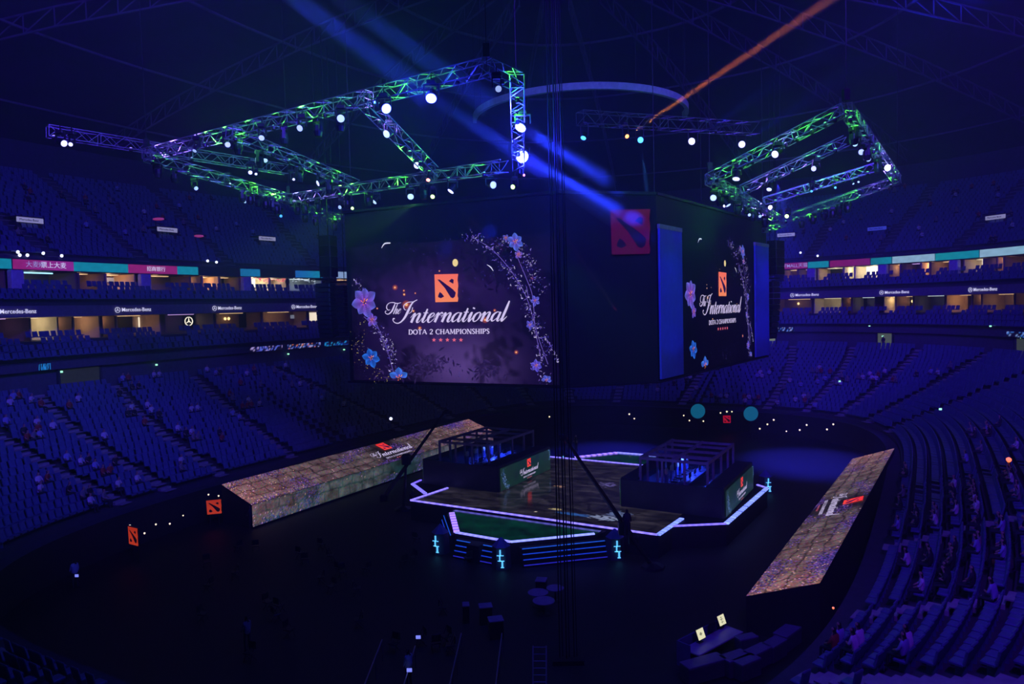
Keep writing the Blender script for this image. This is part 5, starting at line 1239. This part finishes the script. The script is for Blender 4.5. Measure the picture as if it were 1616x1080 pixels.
RH = [(1224, 243, .17, 'v', 2.5), (1162, 281, .18, 'v', 2.2), (1285, 266, .14, 'v', 1.6), (1214, 298, .14, 'v', 1.8), (1126, 312, .17, 'b', 2), (1148.5, 323, .15, 'b', 1.8), (1168, 330, .15, 'b', 1.8), (1144, 325, .08, 'v', 3), (1182, 339, .1, 'b', 1.6), (1199, 341, .1, 'b', 1.4),
      (1350, 227, .13, 'b', 1.4), (1360, 240, .15, 'b', 1.5), (1370, 251, .13, 'b', 1.4), (1400, 265, .2, 'v', 6), (1215, 327, .14, 'v', 5), (1242, 341, .14, 'g', 4), (1318, 296, .07, 'c', 2), (1281, 301, .07, 'c', 2), (1346, 289, .06, 'b', 2), (1355, 287, .06, 'b', 2)]
for i, (px, py, r, tn, s) in enumerate(RH):
    P = on_rig(px, py, rpl, .7)
    lb = {'w': 'dazzling white lamp', 'b': 'blue white lamp', 'v': 'pale violet white lamp', 'g': 'green white lamp', 'c': 'tiny cyan lamp'}[tn]
    mhead(px, py, P, '%s under the right rig, the %s in order from its near truss' % (lb, ORD[i]), r, tn, s, drop=.6)
BH = [(921, 217, .2, 'c', 3), (989, 215, .15, 'o', 5), (1010.5, 221, .22, 'c', 3), (1092, 223, .27, 'v', 3), (1170.5, 228, .27, 'v', 3)]
bp = []
for i, (px, py, r, tn, s) in enumerate(BH):
    f = (px-915)/277; P = aty(px, py, 52+8*f)
    bp.append(P); mhead(px, py, P, {'c': 'cyan lamp', 'o': 'small orange lamp', 'v': 'pale violet lamp'}[tn]+' under the dim violet truss above the cube, '+ORD[i]+' from the left', r, tn, s, drop=1.6)
for i, (px, py, r) in enumerate(((100, 226, .16), (112, 227.5, .1), (395, 272, .12), (404, 274, .08), (363, 289, .08), (463, 283, .08))):
    P = hz(px, py, 8.6); mhead(px, py, P, 'tiny white lamp on the dim truss behind the left rig, %s from the left' % ORD[i], r, 'v', 2.4, drop=.8)
mhead(676, 283, hz(676, 283, 6.6), 'red laser head at the middle of the far truss of the left rig', .1, 'r', 6, drop=.6); mhead(826, 276, hz(826, 276, 6.6), 'tiny red laser head under the right corner of the left rig', .06, 'r', 3, drop=.6)
# unlit fixtures hanging under the trusses
m = MB(); m.bevbox((0, 0, .1), (.4, .34, .2), .04); ub = m.build('base', blackm); m = MB(); m.lathe([(.1, -.1), (.2, -.15), (.22, -.4), (.16, -.62), (.08, -.64)], 10); uh = m.build('head', blackm); m = MB(); m.box((-.24, 0, -.15), (.05, .14, .5)); m.box((.24, 0, -.15), (.05, .14, .5)); m.box((0, 0, .03), (.53, .14, .05)); uy = m.build('yoke', blackm)
un = thing('unlit_moving_head', 'x', 'stage light', (0, 0, 0)); ub.parent = un; uh.parent = un; uy.parent = un; uch = [(ub, []), (uh, []), (uy, [])]
spots = [(LA, LD, (.06, .16, .62, .68, .74, .8, .86)), (LD, LE, (.05, .1, .18, .34, .45, .7)), (LA, LB_, (.35, .5, .6, .66)), (hz(402, 300, 7.9), hz(545, 347, 7.2), (.2, .5, .62, .85)), (RD, RC, (.2, .3, .4, .47, .53, .6)), (RA, RD, (.1, .3, .5, .7)), (RB_, RC, (.1, .3, .5)), (hz(362, 208, 8.7), hz(562, 292, 7.3), (.2, .5, .75))]
nm = ['left side truss of the left rig', 'far truss of the left rig', 'near truss of the left rig', 'low green truss of the left rig', 'far truss of the right rig', 'left side truss of the right rig', 'right side truss of the right rig', 'left cross truss of the left rig']
first = True
for k, (p, q, fsx) in enumerate(spots):
    for i, f in enumerate(fsx):
        P = Vector(p).lerp(Vector(q), f)-V((0, 0, .52)); lb = 'black unlit moving head under the %s, %s along it' % (nm[k], ORD[i])
        if first: un.location = P; un['label'] = lb; un['group'] = 'unlit fixtures under the trusses'; first = False
        else: copytree(un, uch, P, random.uniform(0, 3), lb, 'unlit fixtures under the trusses')

# grey arc rail near the roof
m = MB(); rc = V((6.1, 61.8, 31.4)); P = []; fs = []; n = 49
for i in range(n):
    a = math.pi+math.pi*i/(n-1)
    for rr, z in ((8.9, 0), (8.9, .5), (8.6, .5), (8.6, 0)): P.append(rc+V((rr*math.cos(a), rr*math.sin(a), z)))
for i in range(n-1):
    for j in range(4): a_, b_ = i*4+j, i*4+(j+1) % 4; c_, d_ = (i+1)*4+(j+1) % 4, (i+1)*4+j; fs.append((a_, b_, c_, d_))
m.quadset(P, fs); hr = thing('arc_rail', 'pale half ring rail hanging high above the cube', 'rail', rc); m.build('rail', mat('pale rail', (.55, .55, .6), .6), hr, rc)
m = MB()
for i in range(0, n, 6): a = math.pi+math.pi*i/(n-1); m.tube(rc+V((8.75*math.cos(a), 8.75*math.sin(a), .5)), rc+V((8.75*math.cos(a), 8.75*math.sin(a), 10)), .015, 4)
m.build('hanging_wires', blackm, hr, rc)
lamp('SPOT', 'rail_light', (2, 46, 22), (.2, .22, 1), 420, target=rc+V((0, -8, 0)), angle=R(60), size=.3)

# bundle of cables dropping from the roof in front of the cube
for i, (dx, dy, r) in enumerate(((-.35, 0, .03), (-.22, .1, .025), (-.05, -.1, .035), (.08, .05, .025), (.3, 0, .03), (.42, .1, .02))):
    m = MB(); p0 = V((2.15+dx, 32+dy, .0)); m.tube(p0, p0+V((-.1-dx*.3, 0, 40.5)), r, 5)
    o = m.build('hanging_cable', blackm, origin=p0); tag(o, 'thin black cable in front of the big screen, %s from left of its bundle' % ORD[i], 'cable', 'bundle of cables in front of the screen')
m = MB(); m.box((2.15, 32, .1), (1.4, .8, .2)); o = m.build('cable_weight', blackm); tag(o, 'black weight plate at the foot of the cable bundle', 'weight')

# camera cranes
def crane(base, piv, tip, tail, lb, rz=0):
    base = Vector(base); th = thing('camera_crane', lb, 'camera crane', base); b = lambda p: Vector(p)-base
    m = MB(); m.tube((0, 0, 0), b(piv), .14, 8, .1); m.lathe([(.75, 0), (.7, .12), (.2, .3)], 8); m.build('pedestal', blackm, th)
    d = (Vector(tip)-Vector(tail)).normalized(); m = MB(); m.tube(b(tail), b(tip), .14, 4, .09); m.tube(b(tail)+V((0, 0, .3)), b(tip)+V((0, 0, .08)), .03, 4); m.build('arm', blackm, th)
    m = MB(); m.bevbox(b(piv), (.7, .7, .8), .1); m.build('pivot_head', blackm, th); m = MB(); m.bevbox(b(tip)+V((0, 0, -.2)), (.35, .5, .35), .05); m.tube(b(tip)+V((0, -.25, -.2)), b(tip)+V((0, -.5, -.2)), .09, 8); m.build('camera', blackm, th)
    m = MB(); m.bevbox(b(tail), (.6, .5, .5), .06); m.build('counterweight', blackm, th)
    m = MB(); m.tube(b(piv)+V((0, 0, .3)), b(tip), .012, 4); m.build('stay_wire', blackm, th)
crane((-9.0, 57.5, 0), aty(641, 725, 57.5), aty(705, 646, 60), aty(606, 786, 56), 'black camera crane with arm crossing the left ground display')
crane((8.2, 43.4, 0), aty(985, 832, 43.4), aty(886, 684, 40.5), aty(1000, 852, 43.8), 'black camera crane leaning towards the cable bundle at the stage front')
def operator(px, py, Y, sh, lb, rz=0):
    p = aty(px, py, Y); stander((p.x, p.y, 0 if p.z < 1.2 else p.z), rz, sh, lb)
operator(652, 800, 57, 'dark', 'crew member in dark clothes beside the left camera crane'); operator(990, 850, 42.5, 'dark', 'crew member in dark clothes at the foot of the right camera crane')
_p = atz(400, 832, 0); stander((_p.x, _p.y-.4, 0), 1., 'dark', 'dark figure standing at the near corner of the long left display')
stander(W(-31.2, 64.2, SZ), .4, 'red', 'person in red standing at the rear of the stage beyond the cables'); stander(W(-30.4, 64.8, SZ), 2.4, 'dark', 'person in dark clothes at the rear of the stage beyond the cables')

# control desk with two lit monitors
tk = thing('control_desk', 'angled control desk washed blue with two lit monitors', 'desk', (8.75, 32.15, 0), R(40))
deskm = mat('desk grey laminate', (.25, .25, .35), .5)
m = MB(); m.bevbox((0, 0, .74), (3.4, .9, .06), .02); m.build('desktop', deskm, tk)
for x in (-1.6, 1.6):
    for y in (-.35, .35): m = MB(); m.box((x, y, .36), (.07, .07, .72)); m.build('leg', blackm, tk)
m = MB(); m.box((0, .62, .55), (3.6, .06, 1.1)); m.box((-1.8, .3, .55), (.06, .7, 1.1)); m.build('screen_wall', mat('blue drape', (.08, .08, .2), .8), tk)
for px, py, lb in ((1105, 1001, 'left square monitor with cream screen on the control desk'), (1138, 979, 'right square monitor with cream screen on the control desk')):
    P = atz(px, py, 1.15); th = thing('monitor', lb, 'monitor', P, R(40)); m = MB(); m.bevbox((0, 0, 0), (.56, .06, .5), .02, M=Matrix.Rotation(R(-22), 4, 'X')); h_ = m.build('housing', blackplastic, th)
    A = Art(lambda x, y, lay=0: Matrix.Rotation(R(-22), 4, 'X') @ V((x, -.035-.002*lay, y))); A.poly([(-.25, -.22), (.25, -.22), (.25, .22), (-.25, .22)], lin(232, 228, 190), 0)
    for a_, b_, c_, d_ in ((-.05, -.06, .05, .07), (-.1, -.02, .1, .02)) if px < 1120 else ((-.02, -.15, .02, .15), (-.12, .02, .1, .05), (-.1, -.1, .12, -.08), (-.06, .1, .06, .13)): A.poly([(a_, b_), (c_, b_), (c_, d_), (a_, d_)], lin(130, 130, 110), 1)
    A.done('screen', h_, (0, 0, 0)); m = MB(); m.tube((0, .03, -.4), (0, .03, -.1), .03); m.box((0, .03, -.38), (.3, .2, .03)); m.build('stand', blackm, th)
th = thing('lectern_prop', 'dark glass block between the two control desk monitors', 'monitor', atz(1124, 989, 1.1), R(28)); m = MB(); m.bevbox((0, 0, 0), (.4, .08, .4), .02); m.build('housing', blackplastic, th)
lamp('SPOT', 'desk_light', (6.5, 31, 5), (.04, .04, 1), 45, target=(8.2, 32.2, .8), angle=R(40), size=.1)
# low cases and tables behind the desk
cases = [(1178, 1004, 1.0, .5, 'at'), (1110, 1042, 2.0, .7, ''), (1160, 1034, 1.3, .7, ''), (1178, 1040, 1.2, .6, ''), (1195, 1024, 1.4, .6, ''), (1222, 1012, 1.2, .6, ''), (1245, 992, 1.8, .7, '')]
for i, (px, py, a_, b_, _) in enumerate(cases):
    p = atz(px, py, .8); th = thing('flight_case', 'dark flight case washed blue near the control desk, %s from the left' % ORD[i], 'case', (p.x, p.y, 0), R(20+i*4)); m = MB(); m.bevbox((0, 0, .4), (a_, b_, .68), .04); m.build('body', mat('case grey', (.05, .05, .08), .6), th)
    m = MB(); m.bevbox((0, 0, .77), (a_, b_, .06), .02); m.build('lid', mat('case lid', (.12, .12, .2), .5), th)
    for x in (-1, 1): m = MB(); m.tube((x*a_*.4, -b_*.3, .03), (x*a_*.4, b_*.3, .03), .045, 6); m.build('caster', blackm, th)
pale = mat('pale board', (.26, .26, .34), .7)
for i, (px, py, a_, b_, rz, nm_) in enumerate(((735, 953, .32, .42, .1, 'small'), (766, 955, .62, .46, .15, 'wide'), (782, 976, .66, .5, .2, 'tilted'), (854, 914, .55, .5, -.2, 'far'))):
    p = atz(px, py, .95); th = thing('equipment_box', '%s pale topped box on the dark floor in front of the stage' % nm_, 'box', (p.x, p.y, 0), rz); m = MB(); m.bevbox((0, 0, .44), (a_*1.05, b_*1.05, .88), .03); m.build('body', blackm, th); m = MB(); m.bevbox((0, 0, .92), (a_*1.1, b_*1.3, .05), .02); m.build('lid', pale, th)
for i, (px, py, r) in enumerate(((849, 935, .55), (876, 928, .48), (858, 948, .58))):
    p = atz(px, py, .75); th = thing('round_table', 'small round pale table on the dark floor, %s' % ('left one of the three', 'right one of the three', 'nearest of the three')[i], 'table', (p.x, p.y, 0))
    m = MB(); m.lathe([(r*.96, .70), (r, .72), (r, .75), (r*.97, .76)], 24); m.build('tabletop', pale, th); m = MB(); m.lathe([(r*.6, 0), (r*.55, .03), (.05, .06), (.04, .7)], 12); m.build('base', blackm, th)
# barriers, handrails near the picture's lower edge
for i, (x0, y0, x1, y1) in enumerate(((603, 1010, 568, 1080), (655, 1020, 632, 1080), (728, 1000, 705, 1080), (792, 1000, 780, 1080))):
    a, b = atz(x0, y0, 1.0), atz(x1, y1+20, 1.0); m = MB(); m.tube(a, b, .03, 6)
    for f in (0, .33, .66, 1): c_ = a.lerp(b, f); m.tube(c_, (c_.x, c_.y, 0), .025, 6)
    o = m.build('handrail', mat('rail metal', (.3, .3, .36), .4, .5), origin=a); tag(o, 'thin metal handrail at the bottom of the picture, %s from the left' % ORD[i], 'handrail')
a, b = atz(838, 1018, 1.2), atz(838, 1080, .4)
th = thing('steel_ladder', 'upright steel ladder frame at the bottom beside the cables', 'ladder', atz(850, 1060, 0)); base = th.location.copy()
m = MB()
for px in (841, 862): p, q = atz(px, 1020, 1.6), atz(px, 1110, .2); m.tube(p-base, q-base, .035, 6)
m.build('side_rails', mat('rail metal', (.3, .3, .36), .4, .5), th)
for k in range(6): p, q = atz(841, 1022+k*11, 1.55-k*.2), atz(862, 1022+k*11, 1.55-k*.2); m = MB(); m.tube(p-base, q-base, .02, 5); m.build('rung', mat('rail metal', (.3, .3, .36), .4, .5), th)
# folding chairs stacked loosely backstage, lower left
m = MB(); m.bevbox((0, 0, .44), (.44, .42, .05), .02); cs_ = m.build('seat', blackplastic); m = MB(); m.bevbox((0, -.2, .72), (.44, .05, .34), .02); cbk = m.build('backrest', blackplastic)
fc = thing('folding_chair', 'x', 'chair'); cs_.parent = fc; cbk.parent = fc; chl = [(cs_, []), (cbk, [])]
for x in (-.19, .19):
    m = MB(); m.tube((x, .2, 0), (x, -.2, .88), .015, 5); m.tube((x, -.22, 0), (x, .18, .45), .015, 5); l_ = m.build('leg', blackm); l_.parent = fc; chl.append((l_, []))
first = True; rn = random.Random(4)
for i, (px, py) in enumerate(sorted((rn.uniform(300, 740), rn.uniform(850, 1060)) for _ in range(34))):
    p = atz(px, py, 0); lb = 'black folding chair on the dark floor, %s from the left of its scatter' % ordw(i)
    if first: fc.location = p; fc.rotation_euler = (0, 0, rn.uniform(0, 6)); fc['label'] = lb; fc['group'] = 'folding chairs on the dark floor'; first = False
    else: copytree(fc, chl, p, rn.uniform(0, 6), lb, 'folding chairs on the dark floor')
for px, py, sh, lb in ((118, 905, 'pale blue', 'person lit by a small screen in the dark lower left'), (645, 1055, 'pale blue', 'person with a small blue screen near the bottom'), (390, 1000, 'grey', 'person in grey in the dark beside the folding chairs'), (1350, 1035, 'white', 'person in white bending on the lower right steps')):
    p = atz(px, py, .9 if px < 1300 else 3.4); stander((p.x, p.y, 0 if px < 1300 else 2.5), 1., sh, lb)
for px, py, lb in ((121, 909, 'tiny glowing phone screen in the dark lower left'), (646, 1058, 'tiny blue glowing screen near the bottom edge'), (660, 1006, 'tiny white glowing screen among the handrails')):
    p = atz(px, py, 1.1); m = MB(); m.bevbox((0, 0, 0), (.22, .02, .16), .01); o = m.build('phone_screen', glowm('phone glow', lin(130, 140, 255), 1.), origin=None); o.location = p; tag(o, lb, 'screen')
# candle-like orange lamps along the aisles and exits
for i, (px, py, z, r, c) in enumerate(((1328, 1007, 2.9, .07, 'o'), (1315, 960, 2.6, .05, 'o'), (1577, 872, 5, .1, 'o'), (1592, 726, 6.5, .14, 'o'), (329, 781, 2.2, .06, 'y'), (345, 783, 2.2, .06, 'y'), (205, 830, 2.2, .06, 'y'), (228, 842, 1.2, .06, 'y'), (246, 828, 1.2, .06, 'y'), (268, 827, 1.2, .06, 'y'), (289, 814, 1.2, .05, 'y'),
                                    (1147, 650, 3, .1, 'y'), (1137, 652, 3, .08, 'y'), (1155, 650, 3, .08, 'y'), (1221, 663, 3, .09, 'y'), (1211, 670, 2.2, .09, 'y'), (1199, 677, 2, .09, 'y'), (1273, 671, 2.5, .09, 'y'), (1262, 679, 2, .09, 'y'), (1315, 670, 2.5, .09, 'y'), (1305, 678, 2, .09, 'y'), (1241, 681, 2, .07, 'y'), (993, 654, 3.5, .09, 'y'), (1001, 661, 3, .08, 'y'), (1079, 656, 3, .08, 'y'), (1088, 664, 3, .08, 'y'), (1110, 665, 3, .08, 'y'), (867, 658, 3.4, .08, 'y'))):
    p = atz(px, py, z); m = MB(); m.lathe([(r*.4, -r), (r, -r*.3), (r, r*.5), (r*.3, r)], 8); o = m.build('small_lamp', glowm('lamp amber' if c == 'o' else 'lamp pale', lin(255, 120, 40) if c == 'o' else lin(255, 225, 190), 1.6)); o.location = p
    tag(o, ('small amber lamp on the right-hand steps, %s from the bottom' % ORD[i]) if i < 4 else ('tiny pale lamp by the floor exits, %s from the left' % (ORD[i-4] if i-4 < 20 else ORD[i-24]+' of the far side')), 'lamp')
for i, (px, py) in enumerate(((250, 346), (313, 373), (1335, 382), (1322, 401))):
    t = t_at(px, 6, 21); p = atplane(px, py, rp(t, 6, 25), inward(t)); m = MB(); rn2 = random.Random(i)
    m.lathe([(.3, -.2), (.5, -.1), (.45, .15), (.2, .25)], 9); o = m.build('glowing_banner', glowm('banner red glow', lin(170, 50, 50), .6)); o.location = p; o.scale = (1.4, .5, .7); tag(o, 'dim red glowing bundle held up in the upper deck, %s from the left' % ORD[i], 'banner')
# two rows of small blue lamps above the far right exit
for i, (px, py) in enumerate(((1369, 642), (1385, 641), (1402, 640), (1419, 638), (1412, 648), (1430, 647), (1447, 646), (1464, 644), (883, 621), (925, 626))):
    p = aty(px, py, 88 if px > 1300 else 108); m = MB(); m.lathe([(.08, -.12), (.22, -.08), (.24, .1), (.1, .14)], 10, Matrix.Rotation(R(70), 4, 'X')); o = m.build('blue_lamp', glowm('lamp deep blue', lin(40, 70, 255), 1.), origin=None); o.location = p; o.scale = (1.5, .8, .6); tag(o, 'small deep blue lamp %s, %s in the row' % ('above the far right exit' if px > 1300 else 'under the sign behind the cables', ORD[i % 8]), 'lamp')
# entrance signs low in the stands
for px, py, wd, lb, off in ((905, 618.5, 4.6, 'dim cream sign above the exit behind the cable bundle', -9), (1478, 640, 4.2, 'dark lintel sign with small car maker name on the right', -12)):
    t = t_at(px, off, 21); n = inward(t); p = atplane(px, py, rp(t, off, 7), n); th = thing('exit_sign', lb, 'sign', p, math.atan2(n.y, n.x)-math.pi/2)
    m = MB(); m.bevbox((0, 0, 0), (wd, .2, .6), .03); m.build('board', mat('sign board', (.3, .26, .22), .6, emit=lin(46, 36, 56), es=.8) if px < 1000 else darkc, th); textmesh('lettering', 'Mercedes-Benz', .42, th, Matrix.Translation((0, .12, 0)) @ Matrix.Rotation(math.pi/2, 4, 'X') @ Matrix.Rotation(math.pi, 4, 'Y'), em_dim)
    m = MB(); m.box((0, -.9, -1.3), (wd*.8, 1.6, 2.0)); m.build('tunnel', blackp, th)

#%%HAZE
# ---------------------------------------------------------------- stage haze filling the hall, and denser haze cones added so the beams show
hm = bpy.data.materials.new('hall haze'); hm.use_nodes = True; nt = hm.node_tree; nt.nodes.remove(nt.nodes['Principled BSDF'])
vsn = nt.nodes.new('ShaderNodeVolumeScatter'); vsn.inputs['Density'].default_value = HD if 'HD' in globals() else .002; vsn.inputs['Anisotropy'].default_value = .3; vsn.inputs['Color'].default_value = (.9, .92, 1, 1)
nt.links.new(vsn.outputs['Volume'], nt.nodes['Material Output'].inputs['Volume'])
hm.cycles.homogeneous_volume = True if hasattr(hm.cycles, 'homogeneous_volume') else None
m = MB(); m.box((0, 60, 22), (170, 190, 43)); hz_ = m.build('stage_haze', hm); hz_['kind'] = 'stuff'; hz_['label'] = 'thin blue lit theatrical haze filling the hall'; hz_['category'] = 'haze'
def hazemat(d):
    k = 'beam cone haze %.3f' % d
    if k in bpy.data.materials: return bpy.data.materials[k]
    hb = bpy.data.materials.new(k); hb.use_nodes = True; n2 = hb.node_tree; n2.nodes.remove(n2.nodes['Principled BSDF'])
    v2 = n2.nodes.new('ShaderNodeVolumeScatter'); v2.inputs['Density'].default_value = d; v2.inputs['Color'].default_value = (.95, .95, 1, 1); v2.inputs['Anisotropy'].default_value = 0
    n2.links.new(v2.outputs['Volume'], n2.nodes['Material Output'].inputs['Volume']); return hb
def beam(p, q, col, pw, deg, blend=.5, wide=False, sz=.2, d=.028, lb=None):
    p = Vector(p); q = Vector(q); dr = (q-p).normalized(); p = p+dr*.25
    o = lamp('SPOT', 'beam_light', p+dr*((.75 if dr.y > 0 else .12) if not wide else .6), col, pw*(40 if wide else 75), target=q, angle=R(deg), blend=blend, size=.05 if wide else sz)
    if lb:
        L_ = (q-p).length*(.84 if col is B1 and dr.y > 0 else 1); q = p+dr*L_; m = MB(); m.tube(p, q, sz*1.1, 20, sz+L_*math.tan(R(deg/2))); h_ = m.build('beam_haze_cone', hazemat(d), origin=p); tag(h_, lb, 'haze', kind='stuff')
    return o
B1 = (.015, .035, 1)
def pq(x0, y0, P, x1, y1, Y1): return P, aty(x1, y1, Y1)
p = on_rig(680.5, 154, lpl); beam(p, aty(1010, 368, 46), B1, 3200, 3.2, lb='blue shaft of haze from the lamp nearest the top right corner')
p = on_rig(822, 200, lpl); beam(p, aty(975, 296, 46), B1, 3600, 4, lb='blue shaft of haze from the upper glaring lamp')
p = on_rig(824, 247, lpl); beam(p, aty(1000, 345, 46), B1, 6500, 4.5, lb='bright blue shaft of haze from the lower glaring lamp')
p = aty(440, -20, 30); beam(p, on_rig(676, 150, lpl), B1, 3000, 3.2, sz=.35, lb='faint blue shaft of haze at the upper left of the left rig')
p = aty(520, -15, 30); beam(p, on_rig(818, 197, lpl), B1, 2600, 3.2, sz=.35, lb='faint blue shaft of haze above the right end of the left rig')
beam(bp[1], aty(1320, -8, 46), (1, .24, .02), 4600, 2.6, sz=.12, lb='orange shaft of haze rising to the upper right')
beam(hz(676, 283, 6.6), aty(872, 470, 47.5), (1, .06, .05), 700, 1., sz=.06, lb='thin red shaft of haze crossing the big left screen')
beam(hz(826, 276, 6.6), aty(1020, 560, 50), (1, .05, .03), 110, .8, sz=.05, lb='very faint red shaft of haze in front of the black cube corner')
for P, x1, y1, Y1, col, pw, dg in ((on_rig(683, 310, lpl), 560, 365, 42, (.25, 1, .1), 160, 30), (on_rig(556, 329, lpl), 520, 350, 46, (.25, 1, .1), 100, 26), (on_rig(810, 295, lpl), 900, 420, 44, (.1, .9, .3), 16, 26), (on_rig(712, 301, lpl), 700, 420, 50, B1, 140, 14), (on_rig(777, 292, lpl), 770, 400, 50, B1, 140, 14),
                                  (bp[2], 1035, 400, 54, (.05, .25, 1), 1500, 12), (bp[0], 915, 330, 54, (.05, .2, 1), 1000, 14), (bp[3], 1240, 120, 60, B1, 2500, 12), (bp[4], 1300, 140, 62, B1, 2500, 12), (on_rig(609, 171, lpl), 500, 110, 40, B1, 2000, 8)):
    beam(P, aty(x1, y1, Y1), col, pw, dg, wide=True, blend=1)

for px_, py_, pw_ in ((822, 200, 2600), (824, 247, 3400), (680.5, 154, 900), (609, 171, 500)):
    P_ = on_rig(px_, py_, lpl); lamp('POINT', 'added_lamp_glow', P_+(EYE-P_).normalized()*.5+V((0, 0, -.3)), (.02, .025, 1), pw_*.55, size=.15)  # added bare points that make the haze glow round these heads
